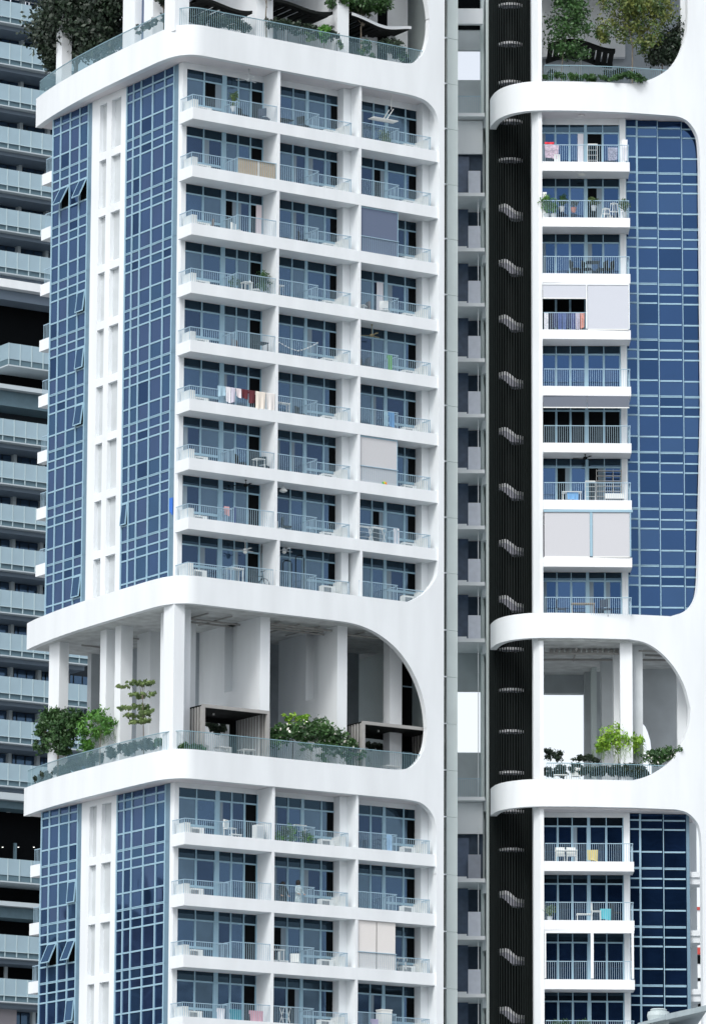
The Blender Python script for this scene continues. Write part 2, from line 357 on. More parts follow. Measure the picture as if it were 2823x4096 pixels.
# ---- balconies of the left tower
def rail_seg(mb,x0,x1,y,z0,z1,step=.122,bw=.016,ax='x'):
    n=max(1,int(round((x1-x0)/step)))
    for k in range(n+1):
        x=x0+(x1-x0)*k/n
        if ax=='x': mb.box(x-bw/2,x+bw/2,y-.008,y+.008,z0,z1)
        else: mb.box(y-.008,y+.008,x-bw/2,x+bw/2,z0,z1)
    if ax=='x': mb.box(x0-.02,x1+.02,y-.025,y+.025,z1,z1+.035)
    else: mb.box(y-.025,y+.025,x0+.03,x1,z1+.001,z1+.034)
def window(name,parent,spec,y,zt,zb,head,sill=None,winm=None,seed=0):
    """spec: dict x0,x1, mull=[(a,b)], dark=(a,b)"""
    rnd=random.Random(seed); fr=MB(M['frame']); pn=MB(*(M['win']+[M['trans'],M['dark'],cm('curtain_behind',(.20,.26,.31),.9)]))
    x0,x1=spec['x0'],spec['x1']; fr.box(x0,x1,y-.03,y+.03,head-.045,head+.035)
    ms=spec['mull']
    for a,b in ms: fr.box(a,b,y-.05,y+.04,zb,head-.045); fr.box(a,b,y-.048,y+.04,head+.035,zt)
    edges=[x0]+[e for ab in ms for e in ab]+[x1]
    for i in range(0,len(edges),2):
        a,b=edges[i],edges[i+1]
        if b-a<.02: continue
        pn.box(a,b,y,y+.02,head+.03,zt,3)
        da,db=spec['dark']
        def P(a,b,mi): pn.box(a,b,y,y+.02,zb,head-.04,mi)
        if a<db and b>da:
            if a<da: P(a,da,rnd.choice((0,1)))
            P(max(a,da),min(b,db),4)
            if b>db: P(db,b,0)
        else:
            k=rnd.random()
            if k<.06: P(a,b,4); pn.box(a+(b-a)*.62,b,y-.004,y,zb,head-.04,5)
            elif k<.2: P(a,b,2); pn.box(a,a+(b-a)*.3,y-.004,y,zb,head-.04,5)
            else: P(a,b,rnd.choice((0,0,1,1,2)))
        fr.box(a,a+.03,y-.02,y+.02,zb,head-.045); fr.box(b-.03,b,y-.021,y+.02,zb,head-.046)
    if sill: 
        a,b=sill; fr.box(a,b,y-.06,y+.0,zb+.95,zb+1.07)
    f=fr.build(name,parent); pn.build('glass_pane',f,loc=(0,0,0)); return f
BAYS=[dict(x0=.46,x1=5.04,mull=[(1.46,1.52),(2.57,2.82),(3.5,3.56),(4.25,4.31),(5.0,5.04)],dark=(4.31,5.0)),
      dict(x0=5.19,x1=9.99,mull=[(5.9,5.95),(6.8,6.86),(7.6,7.77),(8.78,8.84)],dark=(9.15,9.99)),
      dict(x0=10.13,x1=14.9,mull=[(10.85,10.9),(11.73,11.79),(12.48,12.65),(13.72,13.78)],dark=(13.98,14.9))]
SILL=[(.5,2.55),(7.8,9.9),(12.7,14.8)]
def rails_for(b,parent):
    """two railings of a bay, mesh at z relative to slab bottom 0"""
    out=[]
    if b==0:
        m1=MB(M['rail']); rail_seg(m1,.08,2.62,.16,.6,1.28); rail_seg(m1,.2,1.3,.08,.6,1.28,.12,ax='y'); out.append(('ledge_railing',m1))
        m2=MB(M['rail']); rail_seg(m2,2.70,5.0,.07,.6,1.40); rail_seg(m2,.12,1.32,2.70,.3,1.36,.12,ax='y'); out.append(('balcony_railing',m2))
    else:
        x=5.22 if b==1 else 10.16; xm=7.56 if b==1 else 12.45; xe=9.6 if b==1 else 14.5
        m2=MB(M['rail']); rail_seg(m2,x,xm,.07,.6,1.40); rail_seg(m2,.12,1.32,xm,.3,1.36,.12,ax='y'); out.append(('balcony_railing',m2))
        m1=MB(M['rail']); rail_seg(m1,xm+.08,xe,.16,.6,1.28); rail_seg(m1,.2,.8,xe,.6,1.28,.12,ax='y'); out.append(('ledge_railing',m1))
    return [mm.build(n,parent,loc=(0,0,-GZ)) for n,mm in out]
rows=[6-3*r for r in range(8)]+[-17.95]+[-30.69-3*j for j in range(5)]   # bottoms of each row's slab (row 8 stands on the ribbon)
ceil=[9.0]+[6-3*r for r in range(8)]+[-27.69]+[-30.69-3*j for j in range(4)]
sill_proto=None
# slabs
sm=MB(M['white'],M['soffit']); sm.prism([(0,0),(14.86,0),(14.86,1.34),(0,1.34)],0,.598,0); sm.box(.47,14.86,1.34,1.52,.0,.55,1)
# recolour underside is the same paint; floor recess
sl0=sm.build('balcony_slab',TA,loc=(0,0,-GZ+rows[0]))
for i,z in enumerate(rows):
    if i in(0,8): continue
    cpy(sl0,TA,loc=(0,0,-GZ+z),kids=[])
# beams above top rows
for a,b in ((9.0,ZR1b),(-27.69,ZRBb)): mb=MB(M['white']); mb.box(.47,14.86,1.39,1.6,a,b+.01); mb.build('head_beam',TA)
RB={b:rails_for(b,TA) for b in range(3)}
wv={}
for b in range(3):
    for v in range(3): wv[b,v]=None
for i,z in enumerate(rows):
    c=ceil[i]; fl=z+.15 if i!=8 else ZRA-.2
    # dividers
    top=c if i not in (0,9) else (ZR1b if i==0 else ZRBb)
    mb=MB(M['white'])
    zb0=z+.6 if i!=8 else ZRA-.2
    for k,(a,b_) in enumerate(((5.04,5.19),(9.99,10.13))):
        off=.17 if i==8 else 0
        mb=MB(M['white']); mb.box(a+off,b_+off,.004 if i!=8 else -.0,1.5,zb0,top-.002); mb.build('divider_wall',TA)
    for a,b_ in ((9.55,9.985),(14.44,14.86)):
        mb=MB(M['white']); mb.box(a,b_,.82,1.45,zb0,top-.002); mb.build('balcony_pier',TA)
    for b in range(3):
        dz=z if i!=8 else z
        if i==0:
            for o in RB[b]: o.location=(0,0,-GZ+z)
        else:
            for o in RB[b]: cpy(o,TA,loc=(0,0,-GZ+(z if i!=8 else ZRA-.6)),kids=[])
        v=random.Random(i*7+b).randrange(3)
        if wv[b,v] is None or True:
            f=window('window',TA,BAYS[b],1.40,c,fl,c-.49,SILL[b],seed=i*3+b)
side=MB(M['white'])
for z0,z1 in ((ZRA-.3,ZR1b+.2),(ZLO,ZRBb+.2)): side.box(14.87,15.17,.221,1.6,z0,z1)
side.build('end_wall',TA)
# storeys above the top gardens (above the frame)
plateslab(18.1,18.6,'terrace_slab',M['soffit'],innerA,tailA,TA); boxpart_=MB(M['white']); boxpart_.box(.2,15.1,.3,14.3,18.61,30); boxpart_.build('core_wall',TA)
# ---- railings along the ribbons
def ribbon_rail(plate,parent,u0,u1,z0,h,n=.17,name='terrace_railing'):
    mb=MB(cm('terrace_rail',(.22,.36,.42),.5)); k=int((u1-u0)/.115)
    pts=[]
    for i in range(k+1):
        u=u0+(u1-u0)*i/k; x,y=plate.pt(u,n); d=plate.norm(u); t=Vector((d.y,-d.x)); w=.008; 
        a=[Vector((x,y))+t*w*sx+d*.007*sy_ for sx,sy_ in ((-1,-1),(1,-1),(1,1),(-1,1))]
        mb.prism([(p.x,p.y) for p in a],z0,z0+h)
        pts.append((x,y,d))
    for (x,y,d),(x2,y2,d2) in zip(pts,pts[1:]):
        mb.prism([(x-d.x*.025,y-d.y*.025),(x2-d2.x*.025,y2-d2.y*.025),(x2+d2.x*.025,y2+d2.y*.025),(x+d.x*.025,y+d.y*.025)],z0+h,z0+h+.035)
    return mb.build(name,parent)
ribbon_rail(PA,TA,PA.u[0]+.1,14.1,ZR1-.1,1.02)
ribbon_rail(PA,TA,PA.u[0]+.1,13.9,ZRB-.1,1.0)
# ---- sky garden walls, left tower
ZF,ZC=ZRB-.25,ZRAb+.012
def boxpart(name,parent,m_,*b): mb=MB(m_); mb.box(*b); return mb.build(name,parent)
def boxesY(lst,z0,z1,parent,name):
    """(Fx0,Fx1,Yfront,depth) front faces given by survey columns on plane Y"""
    for fx0,fx1,y,dep,mt in lst:
        a=hY(fx0,2700,y).x; b=hY(fx1,2700,y).x; boxpart(name,parent,M[mt],a,b,y,y+dep,z0,z1)
boxesY([(695,737,.45,1.0,'white'),],ZF,ZC,TA,'column')
boxesY([(737,783,3.5,.5,'white'),(1559,1607,2.0,.6,'white')],ZF,ZC,TA,'column')
xa=hX(645,2700,.3).y
boxpart('column',TA,M['white'],.35,1.1,1.46,3.1,ZF,ZC)
def colsX(lst,z0,z1):
    for fx0,fx1,x,wd,mt in lst:
        a=hX(fx1,2700,x).y; b=hX(fx0,2700,x).y; boxpart('column',TA,M[mt],x,x+wd,min(a,b),max(a,b),z0,z1)
colsX([(460,483,.5,.7,'white'),(401,425,.5,.9,'white'),(197,238,.4,.55,'white'),(351,366,3.6,2.5,'shade'),(548,600,2.6,2.0,'white')],ZF,ZC)
# niches shown as recess slots on the dividing walls
for f0,f1,n0,n1,ky0,ky1 in ((1040,1079,898,947,548,965),(1349,1388,1224,1272,598,1012)):
    y=1.1; a=hY(f0,2700,y).x; b=hY(f1,2700,y).x; na=hX(n1,2700,a).y; nb=hX(n0,2700,a).y
    zt=hX((n0+n1)/2,2100+ky0/1.451,a).z; zb_=hX((n0+n1)/2,2100+ky1/1.451,a).z
    mb=MB(M['white']); mb.box(a,b,y,na,ZF,ZC); mb.box(a,b,nb,nb+2.6,ZF,ZC); mb.box(a,b,na,nb,zt,ZC); mb.box(a,b,na,nb,ZF,zb_); mb.box(b-.12,b,na,nb,zb_,zt); mb.build('garden_wall',TA)
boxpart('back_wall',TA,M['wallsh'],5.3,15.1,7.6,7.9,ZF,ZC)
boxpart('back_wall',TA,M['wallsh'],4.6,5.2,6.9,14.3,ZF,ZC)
mb=MB(M['dark'],M['rail']); q0=hY(1610,2700,2.6).x; q1=hY(1648,2700,2.6).x
mb.box(q0,q1,2.6,2.65,ZF,ZC); 
for z in (-21.2,-24.6): mb.box(q0,q1,2.56,2.6,z,z+.06,1)
mb.build('garden_window',TA)
boxpart('back_wall',TA,M['white'],hY(1648,2700,2.7).x,15.1,2.7,2.9,ZF,ZC)
# ceiling services
mb=MB(M['taupe'],M['shade'])
for k,(y,x0,x1) in enumerate(((1.6,5.3,9.6),(1.9,5.4,9.2),(2.3,5.6,9.5),(2.8,.9,4.8),(3.3,1.1,4.5),(1.6,10.3,13),(2.1,10.2,12.6),(9,1.2,4.2),(12,1.0,4.0))):
    mb=MB(M['taupe']); mb.tube([(x0,y,ZC-.2-.05*(k%3)),(x1,y,ZC-.2-.05*(k%3))],.05,k=6); mb.build('ceiling_pipe',TA)
for x in (6.2,7.4,8.6,2.0,3.4,11.3): mb=MB(M['taupe']); mb.tube([(x,1.3,ZC-.12),(x,4.5,ZC-.12)],.04,k=6,mi=0); mb.build('ceiling_pipe',TA)
# top terrace columns & rear walls
ZF0=ZR1-.25
for fx0,fx1,y,dep in ((700,757,.7,1.0),(1028,1092,1.3,5.5),(1350,1395,1.2,5.8)):
    a=hY(fx0,60,y).x; b=hY(fx1,60,y).x; boxpart('column',TA,M['white'],a,b,y,y+dep,ZF0,ZHI)
for fx0,fx1,x in ((492,540,.6),(576,612,.9),(228,250,.4)):
    a=hX(fx1,120,x).y; b=hX(fx0,120,x).y; boxpart('column',TA,M['white'],x,x+.6,min(a,b),max(a,b),ZF0,ZHI)
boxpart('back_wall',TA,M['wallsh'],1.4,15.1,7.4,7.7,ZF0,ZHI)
boxpart('back_wall',TA,M['white'],12.2,15.1,3.2,3.4,ZF0,ZHI)
boxpart('garden_window',TA,M['dark'],13.2,13.75,3.1,3.2,ZF0,ZHI)
boxpart('garden_window',TA,M['navy'],1.0,1.3,6.0,7.3,ZF0,ZHI)
# ---- right end: dark joint and grey panel strip
mb=MB(M['dark'],M['white']); mb.box(15.17,16.13,1.15,1.25,ZLO,ZHI)
J=[13.15,10.68,8.23,5.24,2.31,-.67,-3.65,-6.56,-9.5,-12.44,-15.35,-18.32,-20.74,-23.16,-25.55,-27.94,-30.89,-33.79,-36.67,-39.6]
for z in J: mb.box(15.8,16.12,1.0,1.15,z-.03,z+.03,1)
mb.build('service_joint',TA)
for a,b in zip([ZHI]+J,J+[ZLO]):
    mb=MB(M['panel']); mb.box(16.13,16.79,1.0,4.5,b+.012,a-.012); mb.build('end_panel',TA)
boxpart('end_wall',TA,M['panel'],16.15,16.77,1.04,14,ZLO,ZHI)
# ================================================================== right tower
pathB=[Vector(p) for p in ((-4.96,3.75),(-4.94,3.3),(-4.86,2.8),(-4.72,2.1),(-4.45,1.4),(-4.0,.75),(-3.35,.25),(-2.75,.04),(-2.0,.0),(-1.0,.02),(0,.08),(1.0,.19),(2.1,.35))]
pathB=smoothpath(pathB,2)+[Vector(p) for p in ((3.2,.60),(4.4,.90),(5.3,1.18),(6.3,1.50),(7.2,1.82))]
PB=Plate(pathB,-1.0)
P0b=smo([(2.34,ZR1),(3.2,11.1),(3.9,11.45),(4.55,11.95),(5.0,12.6),(5.3,13.35),(5.48,14.2),(5.52,15.0)])
P1t=smo([(4.3,ZR1b),(4.97,9.32),(5.5,9.12),(5.92,8.6),(6.10,8.0),(6.13,6.6)])
P1b=smo([(4.3,ZRA),(5.05,-17.1),(5.5,-16.7),(5.75,-16.16),(5.83,-15.3)])
P2t=smo([(2.1,ZRAb+.1),(2.93,-18.75),(3.8,-19.25),(4.58,-20.1),(5.1,-21.06),(5.34,-22.1)])
P2b=smo([(2.2,ZRB+.05),(2.9,-25.75),(3.6,-25.38),(4.3,-24.85),(4.92,-23.95),(5.27,-22.98),(5.34,-22.2)])
P3t=smo([(4.5,ZRBb+.1),(5.1,-27.45),(5.55,-27.8),(5.82,-28.26),(5.9,-29.2)])
opsB=[(lambda u:interp(P0b,u),lambda u:99,5.52),(lambda u:interp(P1b,u),lambda u:(interp(P1t,u)),6.13),
      (lambda u:interp(P2b,u),lambda u:interp(P2t,u),5.34),(lambda u:-99,lambda u:interp(P3t,u),5.9)]
# opening 1: the lower right side is slightly narrower
def o1b(u): return interp(P1b,u) if u<=5.83 else -15.3+(u-5.83)/.3*9
opsB[1]=(o1b,lambda u:interp(P1t,u),6.13)
mb=MB(M['white'])
solid(PB,cols_for(PB,[P0b,P1t,P1b,P2t,P2b,P3t],(5.52,6.13,5.34,5.9)),opsB,ZLO,ZHI,.34,mb); mb.build('facade_frame',TB)
innerB=[PB.pt(u,.3) for u in [u for u in PB.u if -8<u<6.2][2::2]]
for z0,z1 in ((ZR1b+.012,ZR1-.25),(ZRAb+.012,ZRA-.25),(ZRBb+.012,ZRB-.25)):
    # the slab leaves the stair cage free
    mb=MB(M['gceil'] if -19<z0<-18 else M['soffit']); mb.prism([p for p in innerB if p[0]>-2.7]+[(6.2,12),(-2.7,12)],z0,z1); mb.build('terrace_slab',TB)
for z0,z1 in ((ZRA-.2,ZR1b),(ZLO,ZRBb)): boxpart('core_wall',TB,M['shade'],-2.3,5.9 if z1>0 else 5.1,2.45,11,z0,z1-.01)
mb=MB(M['soffit']); mb.prism([p for p in innerB if p[0]>-2.7]+[(6.2,12),(-2.7,12)],18.1,18.6); mb.build('terrace_slab',TB); mb=MB(M['white']); mb.box(-2.3,6,.6,11,18.61,30); mb.build('core_wall',TB)
# fin column
mb=MB(M['white'],M['panel']); mb.prism([(-2.84,1.2),(-2.84,.75),(-2.52,.36),(-2.33,.36),(-2.33,1.2)],ZLO,ZHI); mb.build('fin_column',TB)
boxpart('side_wall',TB,M['white'],-2.84,-2.33,1.2,2.6,ZLO,ZHI)
# balconies
rowsB=[6.06-3*r for r in range(8)]+[ZRA-.6]+[-30.65-3*j for j in range(5)]
ceilB=[9.0]+[6.06-3*r for r in range(8)]+[-27.69]+[-30.65-3*j for j in range(4)]
specB=dict(x0=-2.32,x1=1.78,mull=[(-1.61,-1.56),(-.87,-.82),(-.08,.07),(.87,.92),(1.73,1.78)],dark=(90,91))
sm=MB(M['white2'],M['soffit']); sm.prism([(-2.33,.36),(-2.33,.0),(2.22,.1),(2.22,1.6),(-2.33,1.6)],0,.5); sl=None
rl=MB(M['rail']); rail_seg(rl,-2.26,2.16,.10,.5,1.40,.108); rail_seg(rl,.16,1.5,2.16,.5,1.38,.12,ax='y'); 
slB=sm.build('balcony_slab',TB,loc=(0,0,-GZ+rowsB[0])); rlB=rl.build('balcony_railing',TB,loc=(0,0,-GZ+rowsB[0]))
for i,z in enumerate(rowsB):
    if i and i!=8: cpy(slB,TB,loc=(0,0,-GZ+z),kids=[])
    if i: cpy(rlB,TB,loc=(0,0,-GZ+z),kids=[])
    c=ceilB[i]; sp=dict(specB)
    if i==0: sp['dark']=(.07,.87)
    if i in (5,3): sp['dark']=(-2.3,1.7)
    f=window('window',TB,sp,1.66,c,z+.15 if i!=8 else ZRA-.2,c-.45,None,seed=100+i)
    for ch in children(f):
        for k in range(3): ch.data.materials[k]=M['cwr'][k]
    zt=c if i not in(0,9) else (ZR1b if i==0 else ZRBb)
    boxpart('balcony_pier',TB,M['white'],1.78,1.98,1.5,1.9,z+.5,zt-.003)
    boxpart('balcony_pier',TB,M['white'],1.98,2.08,1.45,2.3,z+.5,zt-.003)
for a,b in ((9.0,ZR1b),(-27.69,ZRBb)): mb=MB(M['white']); mb.box(-2.32,2.08,1.62,1.9,a,b+.01); mb.build('head_beam',TB)
cB=[2.08,2.69,3.76,5.03,6.0]
curtain('curtain_wall',TB,'x',cB,lvM,(.47,-.08,-.57,-1.70),ZRA-.15,ZR1b-.01,1.72,M['cwr'])
cB2=[2.06,2.63,3.8,5.0]
curtain('curtain_wall',TB,'x',cB2,lvL,(.43,-.10,-.57,-1.72),ZLO,ZRBb-.01,1.72,M['cwr'][::-1])
boxpart('end_wall',TB,M['white'],5.94,6.4,2.2,3.4,ZRA-.1,ZR1b)
mb=MB(M['pil']); mb.box(5.0,5.16,2.02,2.5,ZLO,ZRBb); mb.build('pilaster',TB)
# open gallery at the lower right corner
mb=MB(M['white']); mb.box(5.17,5.72,5.0,5.3,ZLO,ZRBb)
for z in [-30.65-3*j for j in range(5)]:
    mb.box(5.17,6.3,2.3,6.5,z,z+.28); mb.prism([(5.17,2.4),(5.9,2.4),(5.17,6.0)],z-.35,z)
mb.build('corner_gallery',TB)
ribbon_rail(PB,TB,-2.2,5.3,ZR1-.1,1.0); ribbon_rail(PB,TB,-2.2,4.9,ZRB-.1,.98)
# sky garden right tower
def boxB(name,m_,fx0,fx1,d,dep,z0,z1,fy=2800):
    a=hB(fx0,fy,d)[0]; b=hB(fx1,fy,d)[0]; return boxpart(name,TB,m_,a,b,d,d+dep,z0,z1)
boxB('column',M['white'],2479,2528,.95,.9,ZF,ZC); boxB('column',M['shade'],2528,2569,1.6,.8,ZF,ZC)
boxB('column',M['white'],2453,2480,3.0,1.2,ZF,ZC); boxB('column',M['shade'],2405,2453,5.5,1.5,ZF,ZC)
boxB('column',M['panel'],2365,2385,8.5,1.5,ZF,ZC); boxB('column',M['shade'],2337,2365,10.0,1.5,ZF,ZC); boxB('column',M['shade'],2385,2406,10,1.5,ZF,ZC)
boxB('column',M['white'],2706,2742,3.2,.6,ZF,ZC); boxB('back_wall',M['white'],2744,2800,2.9,.3,ZF,ZC)
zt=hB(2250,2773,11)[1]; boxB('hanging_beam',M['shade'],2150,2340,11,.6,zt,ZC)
# rear wall with the arched opening
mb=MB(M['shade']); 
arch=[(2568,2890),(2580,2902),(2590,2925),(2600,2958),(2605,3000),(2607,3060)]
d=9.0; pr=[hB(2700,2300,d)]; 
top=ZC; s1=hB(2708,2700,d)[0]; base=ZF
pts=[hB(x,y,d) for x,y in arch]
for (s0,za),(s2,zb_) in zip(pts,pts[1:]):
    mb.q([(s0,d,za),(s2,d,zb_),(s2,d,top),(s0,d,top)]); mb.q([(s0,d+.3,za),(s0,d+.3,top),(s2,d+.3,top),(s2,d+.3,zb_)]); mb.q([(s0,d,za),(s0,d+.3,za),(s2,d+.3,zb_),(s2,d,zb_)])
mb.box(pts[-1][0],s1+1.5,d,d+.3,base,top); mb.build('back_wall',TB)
mb=MB(M['taupe'])
for k in range(14): a=-1.9+k*.28; mb.box(a,a+.16,2.6,3.3,ZC-.2,ZC-.06)
mb.build('ceiling_grille',TB)
for a,b,r_ in (((-2.2,2.2,ZC-.35),(2.2,2.2,ZC-.35),.06),((-2.2,4.4,ZC-.3),(4.4,4.4,ZC-.3),.06),((-.6,1.2,ZC-.25),(-.6,5,ZC-.25),.05),((2.6,1.6,ZC-.3),(4.8,1.9,ZC-.3),.05),((3.0,2.6,ZC-.35),(4.8,3.0,ZC-.35),.06)):
    mb=MB(M['taupe']); mb.tube([a,b],r_); mb.build('ceiling_pipe',TB)
# top terrace right
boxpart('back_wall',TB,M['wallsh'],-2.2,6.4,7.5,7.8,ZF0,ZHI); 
mb=MB(M['white']); mb.box(-2.3,2.4,7.0,7.4,14.3,ZHI); mb.box(.9,1.9,7.2,7.45,12.4,12.6); mb.box(.9,1.05,7.2,7.45,ZF0,12.4); mb.build('garden_wall',TB)
boxB('column',M['white'],2720,2760,2.2,.5,ZF0,ZHI,100)
# ---- stair cage
SC=empty('stair_tower',(*WB(-3.85,4.95,0).xy,GZ),ROTB,'dark round stairwell wrapped in black vertical bars between the link bridge and the right tower','stairwell',tw=True)
mb=MB(M['cagebar']); r=1.12; n=50
for k in range(n):
    a=2*math.pi*(k+.5)/n; c_,s_=math.cos(a),math.sin(a); t=Vector((-s_,c_)); nn=Vector((c_,s_)); p=nn*r
    mb.prism([tuple((p+t*.024*x+nn*.03*y)) for x,y in ((-1,-1),(1,-1),(1,1),(-1,1))],ZLO,ZHI)
mb.build('bar_screen',SC)
mb=MB(M['black']); mb.lathe([(.30,ZLO),(.30,ZHI)],0,0.1,16); 
# dark rear half shell
for k in range(16):
    a0=math.pi*(k/16)+.0; a1=math.pi*((k+1)/16); mb.q([(1.0*math.cos(a0),1.0*math.sin(a0)+.0,ZLO),(1.0*math.cos(a1),1.0*math.sin(a1),ZLO),(1.0*math.cos(a1),1.0*math.sin(a1),ZHI),(1.0*math.cos(a0),1.0*math.sin(a0),ZHI)])
mb.build('stair_core',SC,smooth=True)
M['landing']=mat('landing_paint',(.85,.86,.88),.6)
def landing(kind):
    mb=MB(M['landing'],cm('stair_soffit_shade',(.42,.43,.50),.8)); N=18; ro,ri,oy=.72,.2,-.26  # underside's dimness put into the colour of the lower outer face
    for i in range(N):
        a0=math.pi*(1.10+.80*i/N); a1=math.pi*(1.10+.80*(i+1)/N)
        def zz(a):
            t=math.cos(a)  # -1 left .. 1 right
            if kind==0: return 0
            return .22 if t<-.35 else (.22-.42*(t+.35)/.75 if t<.4 else -.2)
        def zb(a):
            t=math.cos(a)
            if kind==0: return -.13
            return -.10 if t<-.75 else (-.10-.50*(t+.75)/.75 if t<.0 else -.60)
        p=[]
        for a in (a0,a1):
            c_,s_=math.cos(a),math.sin(a)
            p.append(((ro*c_,ro*s_+oy,zz(a)),(ro*c_,ro*s_+oy,zz(a)-.20 if kind else zb(a)),(ri*c_,ri*s_+oy+.1,zb(a)),(ri*c_,ri*s_+oy+.1,zz(a))))
        A,B=p
        mb.q([A[1],B[1],B[0],A[0]],0)
        if kind: la=(A[1][0],A[1][1],zb(a0)); lb=(B[1][0],B[1][1],zb(a1)); mb.q([la,lb,B[1],A[1]],1); mb.q([A[2],B[2],lb,la],1)
        else: mb.q([A[2],B[2],B[1],A[1]],1)
        mb.q([A[0],B[0],B[3],A[3]])
    return mb
l1=landing(1).build('stair_flight',SC,loc=(0,0,0)); l0=landing(0).build('stair_landing',SC,loc=(0,0,0))
def zB(y,d=4.1): return hB(2045,y,d)[1]
first=True
for y in (12,167,322,478,632,1735,2570,2703-30,2750-10,2913-3,3076,3238,3395): pass
flat=[12,167,322,478,632,2590,2753,2919,3084,3238,3392]
slope=[832,1053,1276,1503,1726,1950,2174,2398,3580,3811,4044]
for i,y in enumerate(flat):
    o=l0 if i==0 else cpy(l0,SC,kids=[]); o.location=(0,0,-GZ+zB(y+0))
for i,y in enumerate(slope):
    o=l1 if i==0 else cpy(l1,SC,kids=[]); o.location=(0,0,-GZ+zB(y))
# ---- link bridge
LK=empty('link_bridge',(*WB(-5.9,7,0).xy,GZ),ROTB,'narrow open lift lobby block linking the two white towers, one small slab per floor','building',tw=True)
def LB(name,m_,s0,s1,d0,d1,z0,z1): # in right tower coordinates
    mb=MB(m_); mb.box(s0+5.9,s1+5.9,d0-7,d1-7,z0,z1); return mb.build(name,LK)
slabz=[10.41,6.02]+[6-3*r for r in range(1,9)]+[-26.33,-30.59,-33.57,-36.55,-39.53]
LB('pier',M['panel'],-5.14,-4.985,4.9,9.5,ZLO,ZHI)
for z in slabz:
    LB('floor_slab',M['white'],-6.72,-5.2,5.0,8.6,z-.02,z+.17)
    mb=MB(M['white']); mb.prism([(-5.12+5.9,-1.6),(-5.32+5.9,-1.2),(-5.32+5.9,1.2),(-5.12+5.9,1.6)],z-.5,z+.1); mb.build('bracket',LK)
LB('inner_pier',M['panel'],-5.36,-5.22,6.2,8.6,ZLO,ZHI)
LB('drain_pipe',M['white'],-5.56,-5.52,5.5,5.55,ZLO,6)
for z in [6-3*r for r in range(1,9)]+[-33.57,-36.55,-39.53,-30.59]:
    if z>-29 or z<-29:
        LB('lobby_wall',cm('lobby_paint',(.055,.08,.12),.8,noise=.2),-6.02,-5.36,8.2,8.3,z+.17,z+2.96); LB('lobby_glass',M['navy'],-6.72,-6.02,7.6,7.7,z+.17,z+2.96)
        LB('parapet_panel',cm('parapet_paint',(.62,.66,.74),.7,noise=.08),-6.07,-5.42,5.35,5.45,z+.17,z+1.46)
        LB('step_block',M['white'],-6.72,-6.15,5.1,5.3,z+.17,z+.28)
# terrace level parapets and rails, soffits above the openings to the sky
a=hB(1890,3010,8.5)[1]; LB('rear_parapet',M['shade'],-6.9,-5.2,8.5,8.7,-26.16,a)
b=hB(1890,2765,8.5)[1]; LB('rear_beam',M['shade'],-6.9,-5.2,8.5,8.8,b,-18.0+.0)
a=hB(1890,320,8.5)[1]; LB('rear_parapet',M['shade'],-6.9,-5.2,8.5,8.7,10.58,a)
b=hB(1890,200,8.5)[1]; LB('rear_beam',M['shade'],-6.9,-5.2,8.5,8.8,b,hB(1890,120,8.5)[1])
LB('rear_wall',M['dark'],-6.9,-5.2,8.45,8.5,hB(1890,120,8.5)[1],ZHI); LB('front_beam',M['white'],-6.72,-5.3,5.0,5.3,hB(1890,95,5)[1],hB(1890,34,5)[1])
LB('lobby_wall',M['white'],-6.72,-5.3,5.6,5.8,hB(1890,615,5.6)[1],10.3); LB('lobby_wall',M['lobby_paint'],-6.9,-5.3,6.0,6.1,6.2,10.2)
LB('lobby_wall',M['white'],-6.72,-5.3,5.6,5.8,hB(1890,3335,5.6)[1],-26.4); LB('lobby_wall',M['lobby_paint'],-6.9,-5.3,6.0,6.1,-30.4,-27.2)
for z in (6.02,-30.59): LB('lobby_glass',M['navy'],-6.72,-6.02,5.9,5.95,z+.17,z+2.4); LB('parapet_panel',M['parapet_paint'],-6.07,-5.42,5.35,5.45,z+.17,z+1.46)
for z in (10.58,-26.16):
    mb=MB(M['rail']); 
    for k in range(13): mb.box(-.8+k*.105,-.785+k*.105,-1.85,-1.83,z,z+.95)
    mb.box(-.8,.5,-1.86,-1.82,z+.95,z+.98); mb.build('lobby_railing',LK)
# ================================================================== background tower
YB=88.0
def bx(x,y=1200): return hY(x,y,YB)
BT=empty('apartment_tower',(bx(60).x,YB+5,GZ),0,'tall grey blue apartment slab with pale glass balcony fronts, far behind at the left edge','building',tw=True)
BO=Vector((bx(60).x,YB+5))
def BB(name,m_,x0,x1,y0,y1,z0,z1): mb=MB(m_); mb.box(x0-BO.x,x1-BO.x,y0-BO.y,y1-BO.y,z0,z1); return mb.build(name,BT)
XL,XR=bx(-120).x,bx(353,2700).x
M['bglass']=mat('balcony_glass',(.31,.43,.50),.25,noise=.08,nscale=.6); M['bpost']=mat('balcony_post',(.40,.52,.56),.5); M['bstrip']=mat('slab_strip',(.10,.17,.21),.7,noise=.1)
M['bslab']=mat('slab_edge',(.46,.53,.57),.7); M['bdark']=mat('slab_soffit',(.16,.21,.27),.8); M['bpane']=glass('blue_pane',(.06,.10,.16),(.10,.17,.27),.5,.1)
BB('core_wall',cm('far_room',(.022,.032,.042),.9),XL,XR+1.7,YB+2.6,YB+12,ZLO-30,40)
tops=[-168,-1,166,332,503,671,831,1000]; tops2=[1672,1842,2013,2185,2357,2529,2703,2876,3050]; tops3=[3736,3912]
